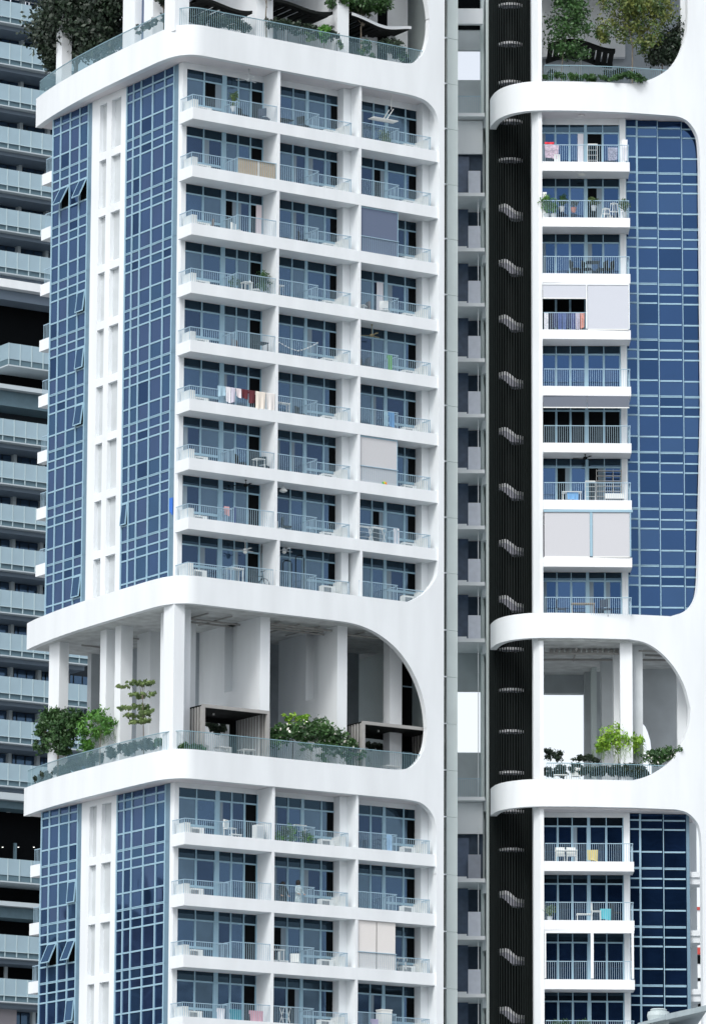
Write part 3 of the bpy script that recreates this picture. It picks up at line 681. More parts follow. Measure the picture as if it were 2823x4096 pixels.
def brail(zt,x0=XL,x1=XR,first=[None]):
    if first[0] is None:
        mb=MB(M['bglass'],M['bpost'],M['bstrip'],M['bslab'],M['bdark'])
        def b(*a,mi=0): mb.box(x0-BO.x,x1-BO.x,a[0]-BO.y,a[1]-BO.y,a[2],a[3],mi)
        b(YB,YB+.03,-1.12,0,mi=0)
        xx=bx(13,1672).x; k=-6
        while xx+k*.905<x1:
            x=xx+k*.905; k+=1
            if x>x0: mb.box(x-.04-BO.x,x+.04-BO.x,-5-.03,-5,-1.5,0,1)
        mb.box(x0-BO.x,x1-BO.x,-5.06,-5.0,-1.17,-1.12,1)
        r=mb.build('balcony_railing',BT,loc=(0,0,zt-GZ))
        mb=MB(M['bstrip'],M['bslab'],M['bdark'])
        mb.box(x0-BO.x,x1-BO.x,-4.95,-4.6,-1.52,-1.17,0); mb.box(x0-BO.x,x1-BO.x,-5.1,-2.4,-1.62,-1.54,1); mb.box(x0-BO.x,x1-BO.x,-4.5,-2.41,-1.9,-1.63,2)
        s=mb.build('floor_slab',BT,loc=(0,0,zt-GZ))
        mb=MB(M['dark'],M['bpane'],M['bslab'],M['black'])
        k=-4; xx=bx(124,1800).x
        def wx(f): return bx(f,1800).x
        w0=wx(14)-wx(0)
        per=wx(124)-wx(11)
        for k in range(-2,5):
            o=k*per; a=wx(11)+o
            mb.box(a-.12-BO.x,a+.12-BO.x,-2.9,-2.45,-3.4+.4,-1.9,2)
            for j,(p,q) in enumerate(((.16,.5),(.52,.98))):
                pass
            n=[.16,.30,.62,1.0]
            for p,q in zip(n,n[1:]):
                mb.box(a+per*p+.05-BO.x,a+per*q-.05-BO.x,-2.52,-2.5,-4.1,-1.95,1)
        s2=mb.build('window_band',BT,loc=(0,0,zt-GZ))
        first[0]=(r,s,s2); return
    for o in first[0]: cpy(o,BT,loc=(0,0,zt-GZ),kids=[])
for f in tops+tops2+tops3: brail(hY(0,f,YB).z)
# sky terrace levels of the background tower: dark sheets for the void's shade, return balcony, pale slabs
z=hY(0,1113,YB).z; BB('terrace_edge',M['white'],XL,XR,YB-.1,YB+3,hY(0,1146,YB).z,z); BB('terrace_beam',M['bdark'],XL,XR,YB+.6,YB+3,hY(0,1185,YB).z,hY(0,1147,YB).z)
BB('dark_sheet',M['dark'],XL,XR,YB+2.3,YB+2.6,hY(0,1560,YB).z,hY(0,1130,YB).z)
x2=bx(20,1400).x
for i,o in enumerate(list(children(BT))): pass
def brail2(f,x0,slab=True):
    zt=hY(x0[0] if isinstance(x0,tuple) else 0,f,YB).z; xs=bx(x0[0],f).x if isinstance(x0,tuple) else XL
    mb=MB(M['bglass'],M['bpost']); mb.box(xs-BO.x,XR-BO.x,-5.3,-5.27,zt-1.12,zt,0)
    k=0
    while xs+k*.905<XR: mb.box(xs+k*.905-.03-BO.x,xs+k*.905+.05-BO.x,-5.33,-5.3,zt-1.5,zt,1); k+=1
    mb.box(xs-.02-BO.x,xs+.03-BO.x,-5.3,-2.8,zt-1.12,zt,0)
    mb.build('balcony_railing',BT); mb=MB(M['bstrip'],M['bslab']); mb.box(xs-BO.x,XR-BO.x,-5.25,-2.4,zt-1.52,zt-1.13,0); mb.box(xs-.05-BO.x,XR-BO.x,-5.35,-2.4,zt-1.62,zt-1.53,1); mb.build('floor_slab',BT)
brail2(1374,(28,)); brail2(3434,0)
for a,b,c,d in ((1534,1551,1552,1612),(3168,3196,3197,3225),(3603,3621,3622,3664)):
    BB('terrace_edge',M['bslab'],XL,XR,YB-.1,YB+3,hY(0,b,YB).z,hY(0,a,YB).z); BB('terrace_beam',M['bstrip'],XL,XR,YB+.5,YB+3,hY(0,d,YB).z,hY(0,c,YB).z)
BB('dark_sheet',M['dark'],XL,XR,YB+2.3,YB+2.6,hY(0,3640,YB).z,hY(0,3190,YB).z)
BB('dark_sheet',M['dark'],XL,XR,YB+2.25,YB+2.3,hY(0,3912,YB).z,hY(0,3640,YB).z)
M['beige']=mat('render_beige',(.35,.33,.36),.8); 
BB('plain_wall',M['beige'],XL,bx(112,4060).x,YB+1.5,YB+1.7,ZLO-20,hY(0,4015,YB).z)
for f in (12,75,137):
    mb=MB(mat('terrace_lamp',(1,1,1),.5,emit=(1.4,1.4,1.3))); p=hY(f,3388,YB+1.6); mb.lathe([(.06,p.z-.03),(.06,p.z)],p.x-BO.x,p.y-BO.y,10); mb.build('ceiling_lamp',BT)
for f0,f1 in ((42,50),(112,121)): BB('pillar',M['bstrip'],bx(f0,3400).x,bx(f1,3400).x,YB+1.8,YB+2.0,hY(0,3440,YB).z,hY(0,3350,YB).z)
# far estate block seen through the right-hand gallery
q=hit(2785,3800,P0+EY*120,EY)
FB=empty('housing_block',(q.x,q.y,GZ),ROTB,'distant white housing block with a red band, seen through the gallery at lower right','building',tw=True)
zt=hit(2785,3840,P0+EY*120,EY).z
def FBx(n,m_,x0,x1,y0,y1,z0,z1): mb=MB(m_); mb.box(x0,x1,y0,y1,z0,z1); return mb.build(n,FB)
M['red']=mat('red_paint',(.45,.05,.04),.6)
def fz(y): return hit(2785,y,P0+EY*120,EY).z
FBx('wall',M['white'],-3,8,0,10,-60,fz(3640))
FBx('red_band',M['red'],-3,8,-.08,0,fz(3640),fz(3628)); FBx('red_band',M['red'],-3,8,-.08,0,fz(3818),fz(3790))
for a,b in ((3820,3855),(3912,3924),(4010,4045)): FBx('window_band',M['dark'],-3,8,-.05,.0,fz(b),fz(a))
# bottom right metal roof with a vent cowl
RP=hit(2720,4075,P0+EY*-120,EY); RF=empty('metal_roof_building',(RP.x,RP.y,GZ),ROTB,'low building with pale ribbed metal roof and round vent, bottom right corner','building',tw=True)
def rf(x,y,d=0):
    q=hit(x,y,P0+EY*(-120+d),EY)-RP; return (q.dot(EX),q.dot(EY),q.z+RP.z)
mb=MB(cm('roof_metal',(.33,.40,.43),.45,noise=.1))
a=rf(2550,4092);b=rf(2830,4022);a2=rf(2550,4104);b2=rf(2830,4036)
mb.q([a,a2,b2,b]); 
A_=(a[0],a[1]+12,a[2]+.6);B_=(b[0],b[1]+12,b[2]+.6)
mb.q([a,b,B_,A_]); mb.q([a2,(a2[0],a2[1]+12,a2[2]),(b2[0],b2[1]+12,b2[2]),b2])
n=40
for i in range(n):
    t=i/n; p=Vector(rf(2660+(2830-2660)*t,4060-38*t)); mb.box(p.x,p.x+.035,p.y-.06,p.y+.3,p.z-.13,p.z+.02)
mb.build('roof',RF)
mb=MB(M['shade']); c=rf(2700,4110,1.5); mb.box(c[0]-1,c[0]+6,c[1],c[1]+8,GZ,min(a2[2],c[2])-.0); mb.build('wall',RF)
mb=MB(cm('cowl_metal',(.45,.52,.53),.5)); c=rf(2632,4078,1.0); mb.lathe([(.26,-.25),(.29,0),(.31,.1),(.29,.2),(.21,.23),(.23,.26),(.19,.29)],c[0],c[1],24); o=mb.build('vent_cowl',RF,smooth=False); o.location=(0,0,-GZ+c[2])
# ================================================================== vegetation
def leaves(mb,blobs,size,rnd,mi=0):
    for (c,r,n,clump) in blobs:
        cl=[]
        for _ in range(clump):
            while True:
                v=Vector((rnd.uniform(-1,1),rnd.uniform(-1,1),rnd.uniform(-1,1)))
                if .25<v.length<1: break
            cl.append(Vector((c[0]+v.x*r[0],c[1]+v.y*r[1],c[2]+v.z*r[2])))
        rc=max(.05,min(r)*.42)
        for i in range(n):
            b=cl[rnd.randrange(clump)]; p=b+Vector((rnd.gauss(0,1),rnd.gauss(0,1),rnd.gauss(0,.75)))*rc*.8
            s=size*rnd.uniform(.6,1.3); a=Vector((rnd.gauss(0,1),rnd.gauss(0,1),rnd.gauss(0,.6))).normalized(); d=a.orthogonal().normalized()
            d.rotate(Matrix.Rotation(rnd.uniform(0,6.28),3,a)); e=a.cross(d)
            mb.q([p-d*s,p-e*s*.55,p+d*s,p+e*s*.55],mi)
def pt(f,plane): # (fx,fy) on plane spec ('Y',v) / ('X',v) / ('B',d)
    if plane[0]=='Y': return hY(f[0],f[1],plane[1])
    if plane[0]=='X': return hX(f[0],f[1],plane[1])
    s,z=hB(f[0],f[1],plane[1]); return WB(s,plane[1],z)
def plant(name,label,cat,plane,blobs,trunk,zf,leafm,size=.07,dep=.8,dens=1.0,group=None,mi2=None,seed=1,tr=.05,droop=0):
    rnd=random.Random(seed*31+7)
    base=pt(trunk[0],plane) if trunk else pt((blobs[0][0],blobs[0][1]),plane)
    root=empty(name,(base.x,base.y,zf),0,label,cat,group)
    O=Vector((base.x,base.y,zf))
    if trunk:
        mb=MB(M['bark'])
        for t in ([trunk] if not isinstance(trunk[0][0],(tuple,list)) else trunk):
            pts=[pt(p,plane)-O for p in t]; pts[0].z=0; mb.tube([tuple(p) for p in pts],tr,tr*.4)
            top=pts[-1]
            for bl in blobs[:5]:
                e=pt((bl[0],bl[1]),plane)-O; e=e+Vector((rnd.uniform(-.2,.2),rnd.uniform(-.3,.3),0)); md=(top+e)/2+Vector((0,0,-.1)); mb.tube([tuple(top*.8+pts[0]*.2),tuple(md),tuple(e)],tr*.5,tr*.15,k=5)
        mb.build('trunk',root)
    mb=MB(leafm,mi2 or leafm); B=[]
    for bl in blobs:
        c=pt((bl[0],bl[1]),plane)-O; rx,rz=bl[2]/75,bl[3]/75
        vol=rx*rz*dep; n=int(max(180,(rx*rz)*dens*800)); B.append(((c.x,c.y,c.z),(rx,dep*min(1,rx) if dep<rx*1.5 else rx,rz),n,max(8,int(n/26))))
    leaves(mb,B,size*1.3,rnd)
    if droop:
        for bl in blobs:
            c=pt((bl[0],bl[1]),plane)-O
            for _ in range(int(14*droop)):
                x=c.x+rnd.uniform(-1,1)*bl[2]/75; y=c.y+rnd.uniform(-.4,.4); z0=c.z-rnd.uniform(.1,1)*bl[3]/75; L=rnd.uniform(.25,.7)
                for k in range(16):
                    p=Vector((x+rnd.gauss(0,.03),y+rnd.gauss(0,.03),z0-L*k/16)); s=size*.7; mb.q([p+Vector((-s,0,.02)),p+Vector((0,0,-s*.5)),p+Vector((s,0,-.05)),p+Vector((0,s,0))])
    if mi2: 
        for i in range(len(mb.f)):
            if rnd.random()<.03: mb.mi[i]=1
    mb.build('crown' if trunk else 'foliage',root)
    return root
# top terrace, left tower
plant('tree','big near-black broadleaf tree overhanging the top left corner railing','tree',('X',1.6),[(330,60,150,110),(240,120,90,90),(400,130,75,110),(290,185,90,56),(200,205,42,50),(430,30,60,60),(330,-30,160,70)],[(300,300),(310,200),(325,80)],ZR1-.2,M['leafd'],.10,2.0,3.4,seed=1,tr=.14)
plant('shrub','dark shrub hanging below the big tree at the left railing corner','shrub',('X',.5),[(205,255,38,34),(222,222,30,30)],None,ZR1-.2,M['leafd'],.07,.5,3.0,seed=2)
plant('tree','dark slim tree in front of the round pier near the top terrace bend','tree',('X',1.2),[(652,12,26,34),(668,-10,30,40)],[(655,110),(655,60),(655,0)],ZR1-.2,M['leafd'],.07,.5,2.6,seed=3,tr=.03)
def hedge(name,label,plane,pts,zf,leafm,h=24,size=.055,dens=2.0,dep=.3,seed=1,cat='hedge',mi2=None):
    bl=[(x,y,w*1.15,h*random.Random(x+y).uniform(.8,1.2)) for x,y,w in pts]; dens*=1.8; dep=max(dep,.35); return plant(name,label,cat,plane,bl,None,zf,leafm,size,dep,dens,seed=seed,mi2=mi2)
hedge('hedge','low dark hedge behind the railing at the top terrace bend',('X',.3),[(560,118,22),(590,105,22),(620,92,22),(670,75,30)],ZR1-.2,M['leafd'],20,seed=4)
hedge('hedge','dark hedge behind the top terrace bars left of the white tied tree stem',('Y',.9),[(770,70,18),(830,78,36),(880,86,36),(930,95,36),(970,104,30)],ZR1-.2,M['leafd'],24,seed=5,dens=3)
hedge('hedge','black green hedge mass along the middle of the top terrace front',('Y',.9),[(1090,95,30),(1140,104,36),(1190,112,36),(1240,122,36),(1290,135,36),(1330,140,30)],ZR1-.2,M['leafd'],26,seed=6,dens=2.2)
plant('tree','green leafy tree with staked stem on the top terrace right of centre','tree',('Y',1.5),[(1400,-5,70,40),(1465,15,80,34),(1430,-40,110,40),(1510,5,50,30),(1350,10,36,30)],[(1447,165),(1443,110),(1455,60)],ZR1-.2,M['leafm'],.075,1.2,2.8,seed=7,tr=.045)
plant('tree','pale tied tree stem at the left part of the top terrace','tree',('Y',1.0),[(1066,-30,50,24)],[(1066,120),(1063,60),(1068,-10)],ZR1-.2,M['leafm'],.07,.8,2,seed=8,tr=.05)
plant('palm','small palm with fan leaves behind the top terrace railing','palm',('Y',.7),[(1300,118,24,18),(1295,140,18,22)],[(1298,190),(1298,130)],ZR1-.2,M['leafg'],.10,.4,1.2,seed=9,tr=.04)
plant('shrub','pale grey leaved shrub behind the top terrace bars','shrub',('Y',.6),[(1365,178,20,20),(1240,150,28,20)],None,ZR1-.2,M['leafo'],.07,.3,1.2,seed=10)
plant('shrub','dark green shrub spilling over the top terrace edge','shrub',('Y',.25),[(1465,188,22,32),(1490,225,8,10),(1450,205,14,20)],None,ZR1-.2,M['leafm'],.06,.3,3,seed=11)
plant('shrub','bushy green shrub at the right end of the top terrace','shrub',('Y',.5),[(1560,190,60,26),(1600,215,36,26),(1625,235,14,20),(1580,165,40,14)],None,ZR1-.2,M['leafd'],.06,.4,3,seed=12,mi2=M['leafm'])
plant('shrub','light green fern at the far right end of the top terrace railing','shrub',('Y',.3),[(1612,222,22,26)],None,ZR1-.2,M['leafm'],.06,.3,2,seed=13)
# mid sky garden, left tower
plant('tree','round dark tree at the left end of the middle sky garden','tree',('X',.05),[(225,2880,70,46),(180,2930,42,50),(265,2930,55,60),(230,2970,60,40),(300,2880,40,50),(165,2985,36,26),(250,3000,36,18)],[(233,3060),(233,3000),(230,2910)],ZRB-.2,M['leafm'],.075,.45,2.8,seed=20,tr=.06)
plant('tree','bright green weeping tree beside the round dark tree','tree',('X',.2),[(350,2900,30,40),(345,2950,30,46),(385,2880,30,36),(420,2880,34,36),(440,2900,22,40),(390,2930,24,30),(350,2985,22,24)],[(400,3030),(402,2960),(410,2880)],ZRB-.2,M['leafg'],.065,.9,1.8,seed=21,tr=.035,droop=1.2)
T=[(577,2985),(574,2900),(570,2735)]
plant('tree','slim tree with flat pale green tiers in front of the corner column','tree',('X',.1),[(555,2733,58,9),(500,2745,28,7),(590,2730,30,6),(560,2782,45,9),(600,2775,28,6),(550,2830,60,9),(500,2832,28,8),(600,2845,32,7),(535,2862,42,9),(575,2858,30,7),(545,2888,40,9),(580,2882,30,7)],T,ZRB-.2,M['leafy'],.05,.7,10,seed=22,tr=.03)
plant('tree','second tiered tree partly hidden behind the slim pale tiered tree','tree',('X',2.6),[(505,2735,38,8),(500,2795,30,7),(492,2830,36,8),(530,2880,30,7)],[(528,2975),(526,2900),(520,2735)],ZRB-.2,M['leafy'],.05,.6,8,seed=23,tr=.04)
hedge('hedge','long low hedge behind the left railing of the middle sky garden',('X',.35),[(165,3118,26),(200,3105,34),(250,3085,34),(300,3065,34),(350,3048,34),(400,3030,34),(450,3012,34),(500,2998,34),(550,2985,34),(600,2975,30)],ZRB-.2,M['leafd'],18,seed=24,dens=5)
hedge('hedge','clipped green hedge at the corner of the middle sky garden',('X',.25),[(640,2968,28),(675,2968,24),(690,2985,16)],ZRB-.2,M['leafm'],18,seed=25,dens=4)
hedge('hedge','green grassy planting between the corner column and the slatted pavilion',('Y',.3),[(735,2985,24),(770,2990,24),(800,2992,18)],ZRB-.2,M['leafm'],12,seed=26,dens=4)
plant('shrub','large dark bush dotted with white flowers between the two pavilions','shrub',('Y',1.0),[(1130,2935,44,34),(1200,2930,60,36),(1270,2925,60,40),(1330,2950,50,36),(1370,2965,40,30),(1400,2985,30,22),(1100,2960,28,28)],None,ZRB-.2,M['leafm'],.07,.7,3.4,seed=27,mi2=M['flower'])
plant('shrub','green creeper spilling through the railing between the pavilions','shrub',('Y',.3),[(1270,2990,50,26),(1290,3030,26,22),(1340,3000,60,24),(1400,3020,50,18),(1450,3020,40,20),(1390,3035,20,14),(1210,2985,30,20)],None,ZRB-.2,M['leafm'],.055,.25,1.8,seed=28,droop=.5)
plant('tree','small lime green tree standing behind the white flowered bush','tree',('Y',1.6),[(1155,2868,26,24),(1195,2870,30,18),(1215,2888,26,18),(1170,2900,30,20),(1225,2875,16,12)],[(1170,2960),(1172,2900),(1165,2870)],ZRB-.2,M['leafl'],.06,.4,1.5,seed=29,tr=.03)
# right tower, top terrace
plant('tree','full green tree at the left of the right tower top terrace','tree',('B',1.8),[(2270,40,60,60),(2250,110,55,50),(2310,120,45,50),(2230,175,45,45),(2290,200,60,40),(2280,-10,70,40),(2320,60,36,50)],[(2240,280),(2250,210),(2275,80)],ZR1-.2,M['leafm'],.07,1.0,1.5,seed=40,tr=.04)
plant('tree','spreading tree with yellowing leaves on the right tower top terrace','tree',('B',1.8),[(2480,30,80,60),(2560,40,80,60),(2420,110,45,40),(2500,120,60,46),(2590,130,60,50),(2650,60,50,50),(2620,10,70,50),(2410,150,24,24),(2560,180,50,30),(2480,-10,80,40)],[(2526,280),(2528,180),(2500,60)],ZR1-.2,M['leafb'],.07,1.2,1.4,seed=41,tr=.05,mi2=M['leafm'])
plant('tree','dark bushy tree against the curve at the right end of the top terrace','tree',('B',2.6),[(2670,190,50,50),(2705,150,40,50),(2620,220,50,40),(2690,230,50,40),(2730,110,30,40)],[(2640,285),(2650,200),(2680,150)],ZR1-.2,M['leafd'],.075,1.0,3.2,seed=42,tr=.05)
hedge('hedge','low green planting spilling under the right tower top railing',('B',.22),[(2190,308,22),(2240,305,26),(2300,308,30),(2360,312,30),(2420,310,30),(2470,312,26),(2510,300,30),(2550,310,30)],ZR1-.3,M['leafm'],12,seed=43,dens=5,dep=.2)
hedge('hedge','leafy dark hedge behind the right tower top railing, right half',('B',.8),[(2440,298,30),(2480,292,30),(2520,298,26),(2210,300,20)],ZR1-.2,M['leafd'],18,seed=44,dens=4)
# right tower, mid garden
plant('tree','bright lime feathery tree in the right tower sky garden','tree',('B',1.2),[(2450,2940,52,38),(2415,2975,36,30),(2480,2960,30,36),(2515,2950,30,30),(2530,2985,36,24),(2555,2965,22,20),(2430,2960,36,26),(2480,2995,26,22),(2398,2990,16,18),(2500,2965,40,30)],[(2470,3080),(2472,3035),(2462,2960)],ZRB-.2,M['leafl'],.06,.7,1.7,seed=50,tr=.03,droop=.8)
for k,(lab,bl) in enumerate((('dark bush against the sky at the left of the right garden',[(2190,3010,16,20),(2215,3022,36,20),(2235,3020,20,16)]),('wide dark bush beneath the sky opening of the right garden',[(2310,3036,34,12),(2345,3032,34,14),(2380,3042,14,8)]),('dark bush dotted with small flowers at the right end of the right garden',[(2600,3030,36,22),(2640,3018,44,26),(2680,3020,46,26),(2625,3045,44,16),(2715,3008,20,16)]))):
    plant('shrub',lab,'shrub',('B',1.2),bl,None,ZRB-.2,M['leafd'] if k<2 else M['leafm'],.06,.5,3.6,seed=51+k,mi2=M['flower'] if k==2 else None)
hedge('hedge','continuous dark hedge behind the railing of the right sky garden',('B',.9),[(2195,3090,24),(2240,3085,24),(2300,3075,24),(2340,3085,30),(2390,3085,30),(2430,3085,30),(2480,3085,40),(2530,3080,40),(2570,3090,30)],ZRB-.2,M['leafd'],22,seed=55,dens=4,size=.06)
# ================================================================== pavilions and canopies
def pavilion(label,fx0,fx1,y0,fyt,dep,fxd):
    x0=hY(fx0,fyt,y0).x; x1=hY(fx1,fyt,y0).x; zt=hY(fx0,fyt,y0).z; zf=ZRB-.25; H=zt-zf
    r=empty('garden_pavilion',(x0,y0,zf),0,label,'pavilion','slatted garden pavilions'); W=x1-x0
    mb=MB(M['taupe']); t=.16
    mb.box(0,t,0,.12,0,H-t); mb.box(W-t,W,0,.12,0,H-t); mb.box(0,W,0,.12,H-t,H); mb.build('front_frame',r)
    for nm,x in (('side_screen',0.0),('side_screen',W-.14)):
        mb=MB(M['taupe'],M['black']); n=int(dep/.26)
        for k in range(n): y=.13+k*(dep-.13)/n; mb.box(x,x+.14,y,y+.13,0,H-.1)
        mb.box(x+.05,x+.08,.13,dep,0,H-.1,1); mb.build(nm,r)
    mb=MB(M['black'],M['taupe']); mb.box(.02,W-.02,.125,dep,H-.12,H-.02,0); 
    mb.build('roof',r)
    xb=min(W-.5,hY(fxd,2950,y0+dep).x-x0); mb=MB(M['black']); mb.box(xb,W-.15,dep-.1,dep,0,H-.13); mb.box(-.0,xb,dep-.1,dep,H-.35,H-.13); mb.build('back_panel',r)
    for k in (.12,.4): mb=MB(M['ac']); mb.lathe([(.05,H-.22),(.05,H-.13)],W*k,dep*.5,8); mb.build('ceiling_light',r)
    return r
pavilion('slatted taupe pavilion beside the corner column of the middle sky garden',811,1080,.3,2815,3.0,972)
pavilion('slatted taupe pavilion half hidden behind the curved frame at the garden right end',1450,1760,.35,2883,2.8,1604)
hedge('hedge','black leafy planting seen through the first pavilion',('Y',4.4),[(840,2905,30),(880,2915,34),(920,2920,34),(955,2925,22)],ZRB-.2,M['leafd'],16,seed=60,dens=2,size=.08)
hedge('hedge','black leafy planting seen through the second pavilion',('Y',4.2),[(1465,2980,24),(1500,2985,30),(1530,2990,20)],ZRB-.2,M['leafd'],14,seed=61,dens=2,size=.07)
def canopy(label,plane,p0,p1,dep,fn,zoff=0,wcol='black'):
    a=pt(p0,plane); b=pt(p1,plane); a0=Vector((a.x,a.y,0)); L=(Vector((b.x,b.y,0))-a0).length; rz=0 if plane[0]!='B' else ROTB
    r=empty('wavy_canopy',(a.x,a.y,a.z),rz,label,'canopy','wavy slatted garden canopies'); N=40
    def e(t): return .20*math.sin(t*5.2+fn)+.0
    def y0(t): return .25*math.sin(t*4+fn*1.7)
    for ya,yb in ((0,.45),(dep-.45,dep)):
        mb=MB(M['black'],M[wcol])
        for i in range(N):
            t0,t1=i/N,(i+1)/N; x0,x1=t0*L,t1*L
            p=[(x0,y0(t0)+ya,e(t0)),(x1,y0(t1)+ya,e(t1)),(x1,y0(t1)+yb,e(t1)),(x0,y0(t0)+yb,e(t0))]; up=[(q[0],q[1],q[2]+.16) for q in p]
            mb.q(p[::-1]); mb.q(up); mb.q([p[0],p[1],up[1],up[0]],1); mb.q([p[3],up[3],up[2],p[2]],0)
        mb.build('edge_band',r)
    mb=MB(M['black'])
    n=int(L/.32)
    for k in range(n):
        t0=(k+.06)/n; t1=(k+.88)/n; z=e((t0+t1)/2)
        mb.prism([(t0*L,y0(t0)+.4),(t1*L,y0(t1)+.4),(t1*L,y0(t1)+dep-.4),(t0*L,y0(t0)+dep-.4)],z,z+.1)
    mb.build('slat',r)
    mb=MB(M['shade']); mb.tube([(L*.5,dep*.5,-(a.z-(ZR1-.25))),(L*.5,dep*.5,.0)],.07); mb.build('post',r)
canopy('dark wavy canopy at the left part of the top terrace, cut by the frame top',('Y',1.2),(790,8),(1000,28),3.2,.3)
canopy('dark wavy slatted canopy at the middle of the top terrace',('Y',1.2),(1095,14),(1325,48),3.2,1.0)
canopy('white edged wavy canopy at the right end of the top terrace',('Y',1.4),(1400,75),(1655,105),3.0,2.2,wcol='white')
canopy('dark wavy canopy behind the trees of the right tower top terrace',('B',2.4),(2190,185),(2460,215),3.2,5.9)
# ================================================================== loose things on the balconies
ORD=['top','second','third','fourth','fifth','sixth','seventh','eighth','ninth']
def rowname(i): return (ORD[i]+' row of the upper block') if i<9 else (['top','second','third','fourth','fifth'][i-9]+' row of the lower block')
COLN=['left','middle','right']
floorA=[z+.15 for z in rows]; floorA[8]=ZRA-.25
floorB=[z+.15 for z in rowsB]; floorB[8]=ZRA-.25
# air conditioner condensers
def condenser():
    r=empty('air_conditioner',(0,0,0),0,'x','air conditioner','condensers on the balcony ledges')
    mb=MB(M['ac'],M['acg']); mb.box(-.40,.40,-.15,.15,.05,.68); 
    for x in (-.3,.22): mb.box(x,x+.08,-.14,.14,0,.05)
    mb.build('casing',r,loc=(0,0,0))
    mb=MB(M['acg']); 
    for k in range(9): mb.box(-.30+k*.05,-.278+k*.05,-.165,-.151,.13,.6)
    mb.build('grille',r,loc=(0,0,0)); return r
ac0=condenser(); used=False
for i in range(len(rows)-1):
    for b in range(3):
        spots=[((.35,.72),1.571,'end-on by the slab corner' if b==0 else 'end-on beside the pier'),((1.0,.62),0,'facing out')] if b==0 else ([((9.36 if b==1 else 14.27),.62),1.571,'end-on beside the pier'],[((8.6 if b==1 else 13.5),.62),0,'facing out behind the bars'])
        for (x,y),rz,how in spots:
            o=ac0 if not used else cpy(ac0); used=True
            up=.30 if rz else (.12 if i>8 else .02)
            o.location=(x,y,floorA[i]+up); o.rotation_euler=(0,0,rz); o['label']='white condenser %s, %s column, %s'%(how,COLN[b],rowname(i))
# short labels: 16 words at most
def chair(c,label,loc,rz=0,group='balcony chairs'):
    r=empty('chair',loc,rz,label,'chair',group); m_=cm(*c) if isinstance(c,tuple) else M[c]
    mb=MB(m_); mb.box(-.24,.24,-.24,.24,.42,.46); mb.build('seat',r,loc=(0,0,0))
    mb=MB(m_); mb.prism([(-.24,.22),(.24,.22),(.22,.27),(-.22,.27)],.5,.9); mb.build('backrest',r,loc=(0,0,0))
    for x in (-.22,.22):
        for y in (-.22,.22): mb=MB(m_); mb.tube([(x,y,0),(x*.92,y*.92,.42 if y<0 else .88)],.02,k=5); mb.build('leg',r,loc=(0,0,0))
    return r
def table(c,label,loc,w=.8,d=.6,h=.72,rz=0):
    r=empty('table',loc,rz,label,'table','balcony tables'); m_=cm(*c) if isinstance(c,tuple) else M[c]
    mb=MB(m_); mb.box(-w/2,w/2,-d/2,d/2,h-.04,h); mb.build('tabletop',r,loc=(0,0,0))
    for x in (-w/2+.05,w/2-.05):
        for y in (-d/2+.05,d/2-.05): mb=MB(m_); mb.tube([(x,y,0),(x,y,h-.04)],.02,k=5); mb.build('leg',r,loc=(0,0,0))
    return r
def stool(label,loc,h=.5):
    r=empty('stool',loc,0,label,'stool','white step stools'); mb=MB(M['ac']); mb.box(-.15,.15,-.12,.12,h-.04,h); mb.build('seat',r,loc=(0,0,0))
    for x in (-1,1):
        for y in (-1,1): mb=MB(M['ac']); mb.tube([(x*.22,y*.16,0),(x*.13,y*.1,h-.04)],.02,k=5); mb.build('leg',r,loc=(0,0,0))
    mb=MB(M['ac']); mb.box(-.17,.17,-.1,.1,h*.45,h*.45+.03); mb.build('step',r,loc=(0,0,0))
def pot(label,loc,h=.5,w=.3,leafm='leafg',seed=1,potc='shade',size=.06,dens=1):
    rnd=random.Random(seed); r=empty('potted_plant',loc,0,label,'plant','potted plants on the balconies')
    mb=MB(M[potc]); mb.lathe([(.10,0),(.15,.24),(.16,.26)],0,0,12); mb.build('pot',r,loc=(0,0,0))
    mb=MB(M[leafm])
    for k in range(int(16*dens)):
        a=rnd.uniform(0,6.28); l=w*rnd.uniform(.5,1.1); hh=h*rnd.uniform(.5,1.1)
        c_,s_=math.cos(a),math.sin(a); prev=None
        for j in range(7):
            t=j/6; p=Vector((c_*l*t,s_*l*t,.24+hh*math.sin(t*2.0)*1.0)); ww=.035*(1-t)+.01
            if prev: q0,w0=prev; mb.q([q0+Vector((-s_*w0,c_*w0,0)),q0-Vector((-s_*w0,c_*w0,0)),p-Vector((-s_*ww,c_*ww,0)),p+Vector((-s_*ww,c_*ww,0))])
            prev=(p,ww)
    leaves(mb,[((0,0,.3+h*.5),(w*.7,w*.7,h*.45),int(120*dens),14)],size,rnd)
    mb.build('foliage',r,loc=(0,0,0)); return r
